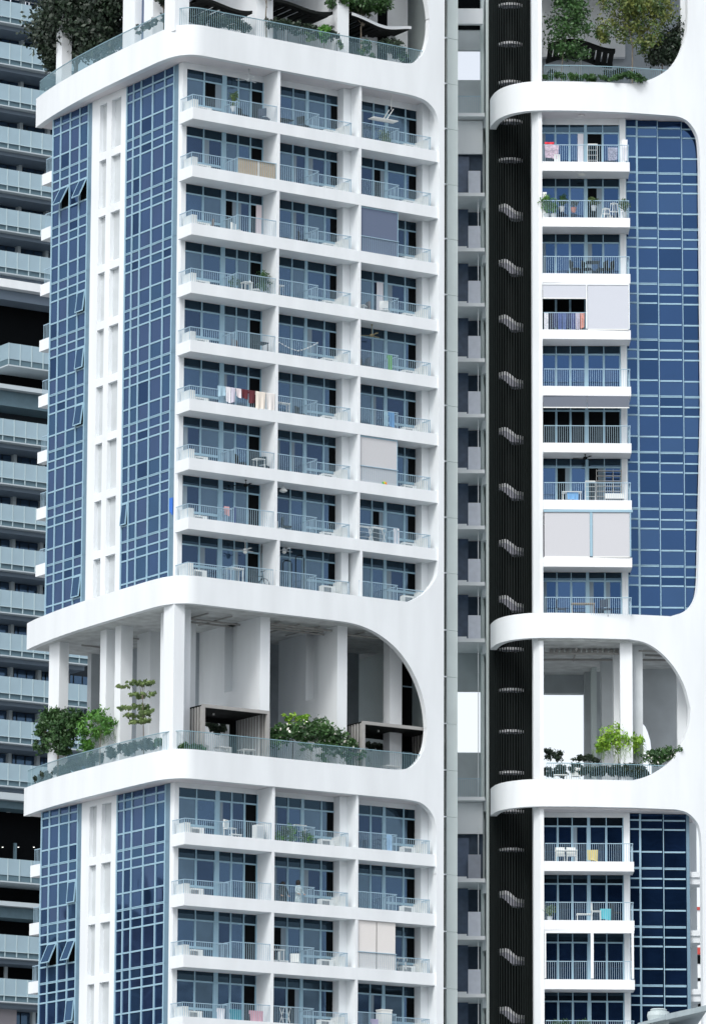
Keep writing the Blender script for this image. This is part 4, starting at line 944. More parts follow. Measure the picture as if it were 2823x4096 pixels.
def cloth(label,x0,x1,zt,zb,yp,m_,name='garment',cat='laundry',group='laundry drying over the railings',frame='A',back=.15,seed=1):
    rnd=random.Random(seed); loc=(x0,yp,zt) if frame=='A' else tuple(WB(x0,yp,zt)); o_mb=MB(m_); W=x1-x0; H=zt-zb; n=max(4,int(W/.06)); ph=rnd.uniform(0,6)
    def g(t,v): return -.045-.03*v*math.sin(t*W*18+ph)-.01*math.sin(t*9), 
    rowsz=[(0,.03,'b'),(0,0,''),(-.0,0,'')]
    prof=[(.05,-back),(.03,.0),(0,.02),(-.03,0)]+[(-.03,-H*k/5) for k in range(1,6)]
    for i in range(n):
        for (ya,za),(yb,zb_) in zip(prof,prof[1:]):
            def V(t,y,z): 
                v=min(1,max(0,-z/H)); s=.5+(t-.5)*(1-.08*v); return (W*s,y-(.035*v*math.sin(t*W*20+ph) if y<0 else 0),z+(.04*math.sin(t*3+ph)*v if z<-.3*H else 0))
            t0,t1=i/n,(i+1)/n; o_mb.q([V(t0,ya,za),V(t1,ya,za),V(t1,yb,zb_),V(t0,yb,zb_)])
    o=o_mb.build(name,None,loc=loc,smooth=True); o.rotation_euler=(0,0,ROTB if frame=='B' else 0); return tag(o,label,cat,group)
def Z1(x,y): return (700+x/2.66,1400+y/2.66)
LAU=[(455,535,412,492,('c_lblue',(.35,.52,.62)),'pale blue cloth at the left end of the long laundry row'),
(540,590,425,560,('c_white',(.78,.78,.82)),'white shirt next to the pale blue cloth'),(596,640,422,562,('c_lilac',(.60,.58,.68)),'pale lilac shirt in the long laundry row'),
(648,702,405,505,('c_pink',(.75,.68,.70)),'short off-white top left of the maroon cloth'),(705,778,425,520,('c_maroon',(.10,.012,.02)),'short maroon cloth in the middle of the laundry row'),
(782,850,438,562,('c_maroon',(.10,.012,.02)),'longer maroon cloth beside the cream towel'),(856,962,447,632,('c_cream',(.76,.70,.62)),'large cream towel hanging down to the slab edge'),
(968,1060,470,640,('c_print',(.74,.72,.70)),'large printed off-white cloth at the right end of the laundry row')]
for k,(a,b,c,d,m_,lab) in enumerate(LAU):
    p=hY(*Z1(a,c),.04); q=hY(*Z1(b,d),.04); zt=-9+1.45; p2=hY(*Z1((a+b)/2,d),.04)
    cloth(lab,p.x,q.x,zt,min(zt-.3,p2.z),.045,cm(*m_),seed=k)
# other garments (left tower): (label, X0,X1, row, drop, y, colour, height over slab)
def clothA(label,x0,x1,i,drop,col,y=.2,top=1.42,**k): return cloth(label,x0,x1,(rows[i] if i!=8 else ZRA-.6)+top,(rows[i] if i!=8 else ZRA-.6)+top-drop,y,cm(*col),**k)
clothA('blue towel on the divider rail, sixth row of the upper block, right column',12.0,12.35,5,.75,('c_blue',(.10,.28,.55)),.25)
clothA('pale aqua towel beside the blue towel, sixth row, right column',11.75,11.98,5,.7,('c_aqua',(.35,.55,.65)),.28)
clothA('pink cloth over the divider rail, eighth row, left column',2.25,2.55,7,.45,('c_rose',(.60,.35,.36)),.3)
clothA('navy cloth over the divider rail, eighth row, left column',2.75,2.9,7,1.0,('c_navy',(.02,.04,.18)),.2)
clothA('white sheet on the divider rail, eighth row, right column',12.3,12.62,7,1.1,('c_white',(.78,.78,.82)),.2)
clothA('green folded cloth, fifth row of the upper block, right column',11.95,12.25,4,.85,('c_green',(.12,.35,.10)),.3)
clothA('white cloth, bottom row, left column, left of the teal towel',2.1,2.55,12,.6,('c_white',(.78,.78,.82)),.3,top=1.12)
clothA('teal towel behind the bars, bottom row, left column',2.85,3.5,12,.65,('c_teal',(.03,.25,.32)),.3,top=1.12)
clothA('large pink towel behind the bars, bottom row, left column',3.95,4.75,12,.75,('c_pinkt',(.62,.34,.40)),.25,top=1.12)
clothA('mauve patterned clothes, bottom row, right column',11.1,11.55,12,.7,('c_mauve',(.45,.38,.55)),.3,top=1.12)
clothA('light blue cloth behind the bars, top row of the lower block, right column',12.0,12.3,9,.95,('c_lb2',(.30,.50,.72)),.3)
# bamboo screen second row
mb=MB(cm('bamboo',(.50,.40,.27),.8,noise=.2,nscale=20,stretch=(4,4,.3)),M['ac']); xa,xb=2.78,4.98
n=34
for k in range(n): 
    a=xa+(xb-xa)*k/n; mb.box(a,a+(xb-xa)/n-.008,.11,.13,0,.86,0)
mb.box(xa+1.15,xa+1.22,.10,.11,0,.88,1); tag(mb.build('bamboo_screen',None,loc=(0,0,3.55)),'tan bamboo screen tied inside the railing, second row, left column','screen')
# chairs, tables and plants on the left tower
Z=floorA
chair(('c_dk',(.02,.03,.06)),'navy chair by the divider wall, top row, left column',(4.55,.55,Z[0]+.25),2.2)
chair('black','dark wicker chair behind the bars, top row, left column',(3.3,.6,Z[0]+.2),.3)
pot('feathery green plant above the divider rail, top row, left column',(2.7,.5,Z[0]+.75),.75,.35,'leafo',3)
chair('black','black chair behind the bars, top row, middle column',(6.9,.5,Z[0]+.2),2.0); table('black','black table behind the bars, top row, middle column',(5.8,.6,Z[0]+.1))
pot('leafy plant behind the bars, top row, right column',(12.0,.6,Z[0]+.2),.8,.4,'leafo',4,dens=1.5)
chair('ac','white chair, third row, left column',(3.0,.5,Z[2]+.1),.5); chair(('c_br',(.12,.09,.08)),'brown lounge chair on the ledge side, third row, left column',(2.0,.8,Z[2]+.15),1.2)
chair('black','black chair by the divider rail, third row, middle column',(7.0,.6,Z[2]+.2),1.0); chair('ac','pale folding chair, third row, right column',(11.2,.5,Z[2]+.15),.4); chair(('c_wk',(.35,.27,.18)),'tan wicker chair, third row, right column',(12.0,.5,Z[2]+.1),-.4)
table('c_br','low brown table behind the blind, third row, right column',(10.6,.5,Z[2]),.6,.5,.5)
table('ac','white side table, fourth row, left column',(3.6,.5,Z[3]+.25),.5,.4); chair('ac','white chair, fourth row, left column',(4.1,.5,Z[3]+.2),.8)
pot('spiky palm in a pot by the divider wall, fourth row, left column',(4.6,.5,Z[3]+.35),1.0,.45,'leafm',6,dens=2); pot('drooping plant by the divider rail, fourth row, left column',(2.9,.55,Z[3]+.2),.7,.4,'leafm',7,dens=1.2)
table('ac','white folding table, fourth row, middle column',(5.45,.5,Z[3]+.35),.5,.4)
chair('ac','white chair on the left, fourth row, right column',(10.5,.5,Z[3]+.25),.7); chair('ac','white chair next to the divider rail, fourth row, right column',(11.9,.5,Z[3]+.2),2.4); chair('c_br','brown chair in the middle, fourth row, right column',(11.2,.6,Z[3]+.1),1.4)
table('black','round dark table by the divider wall, fifth row, left column',(4.45,.5,Z[4]+.25),.6,.6,.7); chair('c_br','brown chair behind the bars, fifth row, left column',(3.2,.6,Z[4]+.1),.4)
chair('black','dark chair left of the green cloth, fifth row, right column',(10.6,.5,Z[4]+.1),.4); chair('c_dk','navy chair in the middle, fifth row, right column',(11.2,.6,Z[4]+.15),1.4)
table('ac','white ironing table, sixth row, middle column',(5.7,.5,Z[5]+.3),.9,.35); chair('black','dark chair, sixth row, middle column',(6.9,.5,Z[5]+.1),.6)
chair('black','dark chair, seventh row, left column',(3.4,.6,Z[6]+.2),.7); table('ac','white table by the divider wall, seventh row, left column',(4.4,.5,Z[6]+.25),.55,.45)
chair('black','dark tipped chair beside the white table, seventh row, left column',(4.75,.6,Z[6]+.2),2.2)
chair('ac','white chair, eighth row, middle column',(5.6,.5,Z[7]+.1),.4); chair('black','black high chair, eighth row, middle column',(6.2,.7,Z[7]+.3),1.2)
table('ac','pale table by the divider rail, ninth row, left column',(3.1,.6,Z[8]+.3),.8,.5)
chair('ac','white chair, top row of the lower block, left column',(2.9,.5,Z[9]+.45),.5); table('ac','white low table, top row of the lower block, left column',(3.1,.3,Z[9]+.1),.6,.3,.5)
mb=MB(M['ac'],M['shade']); mb.box(0,.42,0,.4,0,.75,0); mb.box(.03,.39,-.01,0,.1,.68,1); tag(mb.build('cabinet',None,loc=(4.35,.35,Z[9]+.45)),'white cabinet by the divider wall, top row of the lower block','cabinet')
for k,(x,h) in enumerate(((5.6,.6),(5.95,.85),(6.35,.95),(7.2,.7),(7.4,.55))): pot('%s plant counted from the left, top row of the lower block, middle column'%['first','second','third','fourth','fifth'][k],(x,.35,Z[9]+.15),h,.35,'leafm' if k%2 else 'leafg',20+k,dens=1.6)
for k,(x,rz) in enumerate(((5.35,.3),(6.05,1.2),(6.75,-.5))): chair('ac','%s white chair from the left, third row of the lower block, middle column'%['first','second','third'][k],(x,.5,Z[11]+.1),rz)
table('ac','white table between the white chairs, third row of the lower block',(5.75,.6,Z[11]+.4),.7,.4)
# racks
def rack(label,loc,w=.8,h=1.0,rz=0,col='ac'):
    r=empty('drying_rack',loc,rz,label,'drying rack','folding drying racks'); mb=MB(M[col])
    for x in (0,w):
        mb.tube([(x,-.2,0),(x,.15,h)],.015,k=5); mb.tube([(x,.25,0),(x,-.15,h)],.015,k=5)
    mb.build('frame',r,loc=(0,0,0)); mb=MB(M[col])
    for k in range(5): mb.tube([(0,-.15+k*.075,h),(w,-.15+k*.075,h)],.012,k=5)
    for k in (1,2,3): mb.tube([(0,.06,h*k/4),(w,.06,h*k/4)],.01,k=4)
    mb.build('rail_set',r,loc=(0,0,0)); return r
rack('white folding rack left, eighth row, right column',(10.3,.4,Z[7]+.2),.7,1.0); rack('white folding rack right, eighth row, right column',(11.1,.4,Z[7]+.25),.9,1.0,.2)
rack('metal rack between the plants, top row of the lower block, middle column',(6.5,.4,Z[9]+.2),.7,1.15); rack('white wire shelf, third row of the lower block, right column',(12.75,.4,Z[11]+.2),.5,.95)
rack('dark folding step frame, bottom row, middle column',(6.0,.5,Z[12]+.2),.5,1.1,.3)
# ceiling laundry lift, top right bay
r=empty('ceiling_drying_rack',(12.35,.6,9.32),0,'white drying rack lowered on a rod from the ceiling, top row, right column','drying rack')
mb=MB(M['ac']); mb.tube([(0,0,0),(0,0,-.75)],.02); mb.build('rod',r,loc=(0,0,0))
for k in (0,1): mb=MB(M['ac']); mb.tube([(.05-.1*k,-.12+.24*k,-.75),(-.35-.1*k,-.12+.24*k,-1.35)],.025); mb.build('arm',r,loc=(0,0,0))
mb=MB(M['ac'])
for k in range(5): mb.box(-1.3,.25,-.3+k*.12,-.24+k*.12,-1.42,-1.39)
mb.build('rack_frame',r,loc=(0,0,0))
def fan(label,loc,rod=.45,col='shade',light=False,frame='A'):
    r=empty('ceiling_fan',loc,.4,label,'ceiling fan','ceiling fans'); m_=M[col] if col in M else cm(*col)
    mb=MB(m_); mb.tube([(0,0,0),(0,0,-rod)],.018); mb.lathe([(.06,-.04),(.03,0)],0,0,10); mb.build('rod',r,loc=(0,0,0))
    mb=MB(m_); mb.lathe([(.05,-rod-.16),(.12,-rod-.12),(.10,-rod-.02),(.04,-rod)],0,0,14); mb.build('motor',r,loc=(0,0,0))
    for k in range(3):
        a=k*2.094; mb=MB(m_); c_,s_=math.cos(a),math.sin(a); n_=Vector((-s_,c_)); 
        mb.prism([(c_*.1-s_*-.03,s_*.1+c_*-.03),(c_*.62-s_*-.07,s_*.62+c_*-.07),(c_*.64-s_*.06,s_*.64+c_*.06),(c_*.1-s_*.04,s_*.1+c_*.04)],-rod-.09,-rod-.075); mb.build('blade',r,loc=(0,0,0))
    if light: mb=MB(M['ac']); mb.lathe([(.02,-rod-.28),(.10,-rod-.22),(.11,-rod-.16)],0,0,14); mb.build('lamp_shade',r,loc=(0,0,0))
fan('grey ceiling fan on a short rod, top row, left column',(3.65,.6,9.32),.5)
fan('small dark fan, eighth row of the upper block, left column',(3.7,.6,-12.0),.2,'black'); fan('small pale fan on a thin rod, ninth row, left column',(3.7,.6,-15.0),.5,'shade',True)
fan('grey fan with a lamp, ninth row, middle column',(6.0,.6,-15.0),.25,'shade',True)
fan('small fan on a thin rod, fifth row, right column',(11.2,.6,-3.0),.5,('c_brass',(.3,.26,.15)))
fan('black fan, seventh balcony of the right tower',tuple(WB(-.15,.5,ceilB[6])),.12,'black')
r=empty('pendant_lamp',(5.85,.5,-12.0),0,'white dome pendant lamp, eighth row, middle column','lamp'); mb=MB(M['ac']); mb.tube([(0,0,0),(0,0,-.15)],.012); mb.build('cord',r,loc=(0,0,0)); mb=MB(M['ac']); mb.lathe([(.06,-.42),(.19,-.36),(.20,-.30),(.08,-.2),(.03,-.15)],0,0,18); mb.build('lamp_shade',r,loc=(0,0,0))
# roller blinds are parts of the towers
def blindA(x0,x1,zt,zb,m_,lab,rail=True):
    mb=MB(m_,M['frame']); mb.box(x0,x1,.10,.115,zb,zt); 
    if rail: mb.box(x0,x1,.09,.13,zt-.08,zt-.005,1); mb.box(x1,x1+.04,.09,.13,zb,zt-.005,1)
    o=mb.build('roller_blind',TA); o['label']=lab
blindA(10.16,12.42,3.0,.30,cm('blind_slate',(.115,.15,.23),.8,noise=.06,nscale=30),'slate blue roller blind')
blindA(10.16,12.42,-9.0,-11.95,cm('blind_grey',(.54,.55,.57),.8,noise=.04,nscale=30),'pale grey roller blind')
blindA(10.16,12.42,-33.70,-36.55,cm('blind_cream',(.72,.70,.68),.8,noise=.05,nscale=30),'cream roller blind',False)
mb=MB(M['dark']); mb.box(11.28,11.30,.085,.099,-36.5,-33.75); mb.build('blind_seam',TA)
# pinwheel
r=empty('pinwheel',(11.62,.03,-11.55),0,'rainbow pinwheel fixed to the railing in front of the pale grey blind','pinwheel')
mb=MB(M['ac']); mb.tube([(0,0,-.22),(0,0,.12)],.012); mb.build('stick',r,loc=(0,0,0))
for k,c in enumerate(((.8,.05,.03),(.85,.3,.02),(.8,.7,.05),(.1,.5,.1),(.1,.5,.7),(.05,.15,.6),(.35,.05,.4),(.8,.1,.3))):
    a=k*math.pi/4; mb=MB(cm('petal%d'%k,c)); p=[]
    for t in range(8): b_=2*math.pi*t/8; rr=.12+.075*math.cos(b_); ss=.055*math.sin(b_); p.append((rr*math.cos(a)-ss*math.sin(a),-.02,.12+rr*math.sin(a)+ss*math.cos(a)))
    mb.q(p); mb.q([(x,y+.01,z) for x,y,z in p][::-1]); mb.build('petal',r,loc=(0,0,0))
# curtain, fourth row right bay
def curt_(x0,x1,zt,zb,y,parent,m_='c_white'):
    mb=MB(M[m_]); n=14
    for i in range(n):
        a=x0+(x1-x0)*i/n; b=x0+(x1-x0)*(i+1)/n; mb.q([(a,y+.03*(i%2),zb),(b,y+.03*((i+1)%2),zb),(b,y+.03*((i+1)%2),zt),(a,y+.03*(i%2),zt)])
    mb.build('curtain',parent,smooth=False)
curt_(11.95,12.35,-.5,-2.2,1.30,TA); curt_(4.6,4.95,2.5,1.0,1.30,TA,'c_pink'); curt_(-.42,-.12,8.5,6.7,1.55,TB)
# bicycle
r=empty('bicycle',(4.15,.45,Z[8]+.12),0,'black bicycle standing behind the railing, ninth row, left column','bicycle')
for x in (0,.62):
    mb=MB(M['black']); N=20
    mb.tube([(x+.27*math.cos(2*math.pi*i/N),0,.27+.27*math.sin(2*math.pi*i/N)) for i in range(N+1)],.02,k=5)
    for i in range(6): mb.tube([(x,0,.27),(x+.26*math.cos(i*1.05),0,.27+.26*math.sin(i*1.05))],.005,k=4)
    mb.build('wheel',r,loc=(0,0,0))
mb=MB(M['black']); 
for a,b in (((0,0,.27),(.14,0,.62)),((.14,0,.62),(.52,0,.64)),((.52,0,.64),(.62,0,.27)),((.25,0,.28),(.14,0,.62)),((.25,0,.28),(.52,0,.64)),((0,0,.27),(.25,0,.28)),((.52,0,.64),(.5,0,.88)),((.14,0,.62),(.11,0,.8))): mb.tube([a,b],.022,k=5)
mb.build('frame',r,loc=(0,0,0)); mb=MB(M['black']); mb.tube([(.5,-.2,.9),(.5,.2,.9)],.018); mb.build('handlebar',r,loc=(0,0,0)); mb=MB(M['black']); mb.box(.0,.22,-.06,.06,.8,.85); mb.build('saddle',r,loc=(0,0,0))
# tall bent tubes, ninth row middle bay
r=empty('exercise_frame',(6.0,.7,Z[8]+.15),0,'pair of tall bent black tube handles, ninth row, middle column','exercise frame')
for x in (0,.75):
    mb=MB(M['black']); mb.tube([(x,0,0),(x,0,1.5+.35*(x>0)),(x+.12,0,1.62+.35*(x>0)),(x+.45,0,1.62+.35*(x>0)),(x+.5,.0,1.5+.35*(x>0)),(x+.5,.0,.0)],.03); mb.build('handle_bar',r,loc=(0,0,0))
# string of small white lights, fifth row middle bay
mb=MB(M['ac']); pts=[]
for k in range(13):
    x=5.25+k*.19; z=-6+1.15-.28*math.sin(k/12*math.pi)+(.28 if k>6 else 0)*(k-6)/6; pts.append((x,.03,z)); mb.lathe([(.005,z-.04),(.035,z),(.005,z+.035)],x,.03,6)
mb.tube(pts,.006,k=4); tag(mb.build('string_lights',None),'garland of small white lights along the railing, fifth row, middle column','string lights')
# white box and blue banner bits
mb=MB(M['ac'],M['shade']); mb.box(0,.62,0,.5,0,1.05,0); mb.box(-.02,.64,-.02,.52,1.05,1.12,0); tag(mb.build('storage_box',None,loc=(11.75,.3,Z[12]+.4)),'tall white storage box, bottom row, right column','storage box')
o=MB(cm('c_tarp',(.03,.15,.55))); 
for k in range(6): y0,y1=1.78+k*.06,1.84+k*.06; o.q([(.17-.02*(k%2),y0,-14.0+.05*k),(.17-.02*((k+1)%2),y1,-14.0+.05*k),(.17,y1,-13.1),(.17,y0,-13.1)])
tag(o.build('tarpaulin',None),'small blue tarpaulin stuck on the corner pilaster above the middle garden','tarpaulin')
# people
def person(label,loc,rz,top,low,hair=(.01,.009,.008),h=1.62):
    r=empty('person',loc,rz,label,'person'); s=h/1.65
    J={'pel':(0,0,.92),'wai':(0,0,1.08),'che':(0,0,1.30),'nek':(0,0,1.42),'hed':(0,-.01,1.53),'top':(0,-.01,1.61),
       'sl':(-.17,0,1.36),'el':(-.24,-.04,1.10),'wl':(-.20,-.20,.95),'hl':(-.18,-.27,.93),'sr':(.17,0,1.36),'er':(.24,-.04,1.10),'wr':(.20,-.20,.95),'hr':(.18,-.27,.93),
       'tl':(-.09,0,.86),'kl':(-.10,-.03,.48),'al':(-.10,.02,.08),'fl':(-.10,-.12,.03),'tr':(.09,0,.86),'kr':(.10,-.03,.48),'ar':(.10,.02,.08),'fr':(.10,-.12,.03)}
    Rr={'pel':.13,'wai':.11,'che':.13,'nek':.05,'hed':.095,'top':.07,'sl':.06,'el':.042,'wl':.03,'hl':.035,'sr':.06,'er':.042,'wr':.03,'hr':.035,'tl':.085,'kl':.055,'al':.04,'fl':.035,'tr':.085,'kr':.055,'ar':.04,'fr':.035}
    E=[('pel','wai'),('wai','che'),('che','nek'),('nek','hed'),('hed','top'),('che','sl'),('sl','el'),('el','wl'),('wl','hl'),('che','sr'),('sr','er'),('er','wr'),('wr','hr'),('pel','tl'),('tl','kl'),('kl','al'),('al','fl'),('pel','tr'),('tr','kr'),('kr','ar'),('ar','fr')]
    ks=list(J); vs=[tuple(c*s for c in J[k]) for k in ks]; ed=[(ks.index(a),ks.index(b)) for a,b in E]
    # fingers
    for sd,hn in ((-1,'hl'),(1,'hr')):
        b=Vector(J[hn])*s; bi=ks.index(hn)
        for f in range(5):
            off=(f-2)*.018; L=(.05,.07,.075,.07,.055)[f]; v1=b+Vector((off,-L*.6,-.01)); v2=b+Vector((off,-L,-.035))
            n0=len(vs); vs+= [tuple(v1),tuple(v2)]; ed+=[(bi,n0),(n0,n0+1)]
    me=bpy.data.meshes.new('body'); me.from_pydata(vs,ed,[]); o=bpy.data.objects.new('body',me); COL.objects.link(o); o.parent=r
    sk_=o.modifiers.new('skin','SKIN'); 
    for i in range(len(vs)):
        rr=Rr[ks[i]]*s if i<len(ks) else .009; me.skin_vertices[0].data[i].radius=(rr,rr*.85)
    me.skin_vertices[0].data[0].use_root=True; sb=o.modifiers.new('sub','SUBSURF'); sb.levels=1; sb.render_levels=2
    bm_=top.copy(); n_=bm_.node_tree; bs=n_.nodes['Principled BSDF']; sc_=tuple(bs.inputs['Base Color'].default_value)
    for l_ in list(bs.inputs['Base Color'].links): n_.links.remove(l_)
    tc=n_.nodes.new('ShaderNodeTexCoord'); sx=n_.nodes.new('ShaderNodeSeparateXYZ'); n_.links.new(tc.outputs['Object'],sx.inputs[0])
    g1=n_.nodes.new('ShaderNodeMath'); g1.operation='GREATER_THAN'; g1.inputs[1].default_value=1.40*s; n_.links.new(sx.outputs[2],g1.inputs[0])
    g2=n_.nodes.new('ShaderNodeMath'); g2.operation='LESS_THAN'; g2.inputs[1].default_value=-.19*s; n_.links.new(sx.outputs[1],g2.inputs[0])
    g3=n_.nodes.new('ShaderNodeMath'); g3.operation='MAXIMUM'; n_.links.new(g1.outputs[0],g3.inputs[0]); n_.links.new(g2.outputs[0],g3.inputs[1])
    mxx=n_.nodes.new('ShaderNodeMixRGB'); mxx.inputs[1].default_value=sc_; mxx.inputs[2].default_value=(.45,.27,.19,1); n_.links.new(g3.outputs[0],mxx.inputs[0]); n_.links.new(mxx.outputs[0],bs.inputs['Base Color'])
    me.materials.append(bm_)
    mb=MB(top); mb.lathe([(.17*s,.80*s),(.165*s,.95*s),(.14*s,1.08*s),(.165*s,1.25*s),(.15*s,1.36*s),(.07*s,1.41*s)],0,0,20); mb.build('shirt',r,loc=(0,0,0),smooth=True)
    mb=MB(low); mb.lathe([(.24*s,.25*s),(.2*s,.6*s),(.172*s,.84*s)],0,0,20); mb.build('skirt',r,loc=(0,0,0),smooth=True)
    mb=MB(cm('hair',hair)); mb.lathe([(.085*s,1.40*s),(.115*s,1.48*s),(.118*s,1.58*s),(.09*s,1.665*s),(.02*s,1.69*s)],0,.03*s,16); mb.build('hair',r,loc=(0,0,0),smooth=True)
    return r
person('person in a pale patterned dress standing at the middle column railing of the lower block',(6.95,.55,Z[10]),.2,cm('dress',(.42,.52,.55),.8,noise=.5,nscale=14),cm('dress',(.4,.5,.5)))
person('person in long black clothes standing left of the one in the patterned dress',(6.15,.7,Z[10]-.12),-.1,M['black'],M['black'])
# ---- right tower balconies
def PBl(s,d,i,dz=0): return tuple(WB(s,d,floorB[i]+dz))
cloth('red board of the clothes rack at the left end of the top balcony, right tower',-2.2,-1.7,rowsB[0]+1.62,rowsB[0]+1.48,.35,cm('c_red',(.65,.03,.05)),name='red_board',cat='rack',frame='B')
cloth('pink and white clothes on the rack at the top balcony of the right tower',-2.2,-1.45,rowsB[0]+1.48,rowsB[0]+.75,.35,cm('c_pkw',(.65,.50,.60),.7,noise=.5,nscale=12),frame='B',seed=3)
cloth('white cloth bundle hung at the right end of the top balcony, right tower',1.85,2.12,rowsB[0]+1.75,rowsB[0]+.65,.3,cm('c_white',(.78,.78,.82)),frame='B',seed=4)
cloth('grey patterned clothes on the top balcony of the right tower',1.1,1.6,rowsB[0]+1.35,rowsB[0]+.7,.4,cm('c_gry',(.35,.36,.48),.7,noise=.6,nscale=14),frame='B',seed=5)
rack('tall white shelf rack on the top balcony of the right tower',PBl(.05,.5,0,.3),.5,1.1,ROTB); mb=MB(M['ac']); mb.box(0,.3,0,.3,0,.55); mb.box(-.02,.32,-.02,.32,.5,.56); o=tag(mb.build('storage_box',None,loc=PBl(-1.7,.3,0,.25)),'small white box under the pink clothes, top balcony, right tower','storage box'); o.rotation_euler=(0,0,ROTB)
for k,(s,h,w_,lm,dz,dn) in enumerate(((-2.1,1.0,.4,'leafg',.35,3),(-1.75,.8,.35,'leafg',.35,2),(-1.3,.6,.3,'leafm',.75,2),(-.7,.35,.25,'c_terra',.7,1),(.35,.45,.38,'leafo',.8,2.5),(1.95,.7,.32,'leafo',.45,2.5))):
    if lm=='c_terra': cm('c_terra',(.45,.18,.14))
    pot('%s plant from the left, second balcony of the right tower'%['first','second','third','fourth','fifth','sixth'][k],PBl(s,.35,1,dz),h,w_,lm if lm!='c_terra' else 'leafd',40+k,potc='c_terra' if k==3 else 'shade',dens=dn)
stool('short white stool, second balcony of the right tower',PBl(.98,.3,1,.35),.55); stool('tall white step stool, second balcony of the right tower',PBl(1.4,.35,1,.35),.85)
mb=MB(M['ac']); mb.box(0,.2,0,.02,0,1.5); o=tag(mb.build('notice_panel',None,loc=PBl(-2.3,.4,1,.3)),'narrow white panel at the left edge of the second balcony, right tower','panel'); o.rotation_euler=(0,0,ROTB)
table('black','dark table with chairs, third balcony of the right tower',PBl(.3,.6,2,.4),.7,.6,.7,ROTB)
for k,s in enumerate((-.6,.0,.75,1.1)): chair('black','%s dark chair from the left, third balcony of the right tower'%['first','second','third','fourth'][k],PBl(s,.5,2,.25),ROTB+(1.2 if k<2 else -1.2))
cols_=[(.75,.74,.78),(.02,.02,.04),(.04,.05,.14),(.05,.08,.28),(.07,.11,.30),(.03,.04,.12),(.08,.10,.26),(.55,.50,.62),(.75,.30,.22)]
for k,c in enumerate(cols_):
    a=-2.25+k*.235; cloth('%s garment from the left in the fourth balcony of the right tower'%['white','black','dark navy','denim blue','blue','navy','patterned blue','lilac','orange checked'][k],a,a+.22,rowsB[3]+1.5,rowsB[3]+.5+.1*(k%3),.5,cm('lau%d'%k,c,.8,noise=.3,nscale=12),frame='B',seed=60+k,group='laundry in the right tower fourth balcony')
def blindB(s0,s1,zt,zb,m_,lab,y=.06): mb=MB(m_,M['ac']); mb.box(s0,s1,y,y+.015,zb,zt); mb.box(s0,s1,y-.01,y+.03,zb-.05,zb,1); o=mb.build('roller_blind',TB); o['label']=lab
bg=cm('blind_pale',(.53,.56,.62),.8,noise=.04,nscale=30); bd=cm('blind_dark',(.13,.15,.19),.8,noise=.05,nscale=30); bw=cm('blind_warm',(.52,.53,.56),.8,noise=.04,nscale=30)
z3=ceilB[3]; blindB(-2.32,-.1,z3-.12,z3-.80,bg,'half lowered pale blind'); blindB(0,2.1,z3-.12,z3-2.45,bg,'fully lowered pale blind')
mb=MB(M['white']); mb.box(-2.32,2.16,.03,.1,z3-.11,z3-.002); mb.box(-.09,-.02,.03,.1,z3-2.45,z3-.11); mb.box(2.11,2.17,.03,.1,z3-2.45,z3-.11); mb.build('blind_frame',TB)
z5=ceilB[5]; blindB(-2.32,-.06,z5-.02,z5-.60,bd,'dark grey rolled blind'); blindB(-.04,2.12,z5-.02,z5-.60,bd,'dark grey rolled blind')
z7=ceilB[7]; blindB(-2.28,.05,z7-.15,z7-2.45,bw,'warm grey lowered blind'); blindB(.2,2.1,z7-.15,z7-2.45,bw,'warm grey lowered blind')
mb=MB(M['frame']); mb.box(-2.32,2.26,.0,.1,z7-.14,z7-.01); mb.box(.06,.19,.02,.1,z7-2.45,z7-.14); mb.box(2.11,2.17,.02,.1,z7-2.45,z7-.14); mb.build('blind_frame',TB)
zc=ceilB[11]; mb=MB(M['white']); mb.box(-2.32,2.2,.03,.13,zc-.15,zc-.002); mb.box(-2.32,-2.25,.03,.13,zc-2.45,zc-.15); mb.box(0,.15,.03,.13,zc-2.45,zc-.15); mb.box(2.06,2.18,.03,.13,zc-2.45,zc-.15); mb.build('blind_frame',TB)
cloth('bright blue towel over a table, seventh balcony of the right tower',-1.1,-.5,rowsB[6]+.98,rowsB[6]+.55,.35,cm('c_sky',(.15,.38,.70)),name='towel',cat='towel',frame='B')
table('ac','white table under the blue towel, seventh balcony of the right tower',PBl(-.85,.5,6,.1),1.0,.5,.75,ROTB); rack('white drying rack, seventh balcony of the right tower',PBl(-.15,.4,6,.35),.5,1.05,ROTB)
mb=MB(M['ac'],M['acg']); mb.box(0,1.0,0,.35,0,.28); mb.box(.05,.95,-.01,0,-.2,0,1); o=tag(mb.build('bench',None,loc=PBl(.85,.4,6,.5)),'low white bench, seventh balcony of the right tower','bench'); o.rotation_euler=(0,0,ROTB)
r=empty('wall_shelf',PBl(.45,1.2,6,.5),ROTB,'brown grid shelf behind the bars, seventh balcony of the right tower','shelf'); mb=MB(M['taupe'])
for k in range(7): mb.box(0,1.3,0,.2,k*.27,k*.27+.03)
for k in range(4): mb.box(k*.43,k*.43+.03,.0,.19,-.1,1.7)
mb.build('shelf_frame',r,loc=(0,0,0))
table('c_wk','low wooden table, ninth balcony of the right tower',PBl(-.3,.4,8,.2),1.2,.5,.6,ROTB); chair('c_dk','dark chair on the left, ninth balcony of the right tower',PBl(-1.4,.5,8,.1),1); chair('c_dk','dark chair on the right, ninth balcony of the right tower',PBl(.9,.5,8,.1),2)
table('ac','white table, first balcony below the garden, right tower',PBl(-1.2,.35,9,.35),1.15,.5,.6,ROTB)
for k,s in enumerate((-1.5,-.95)): chair('ac','%s white chair at the white table, right tower'%['left','right'][k],PBl(s,.5,9,.25),ROTB)
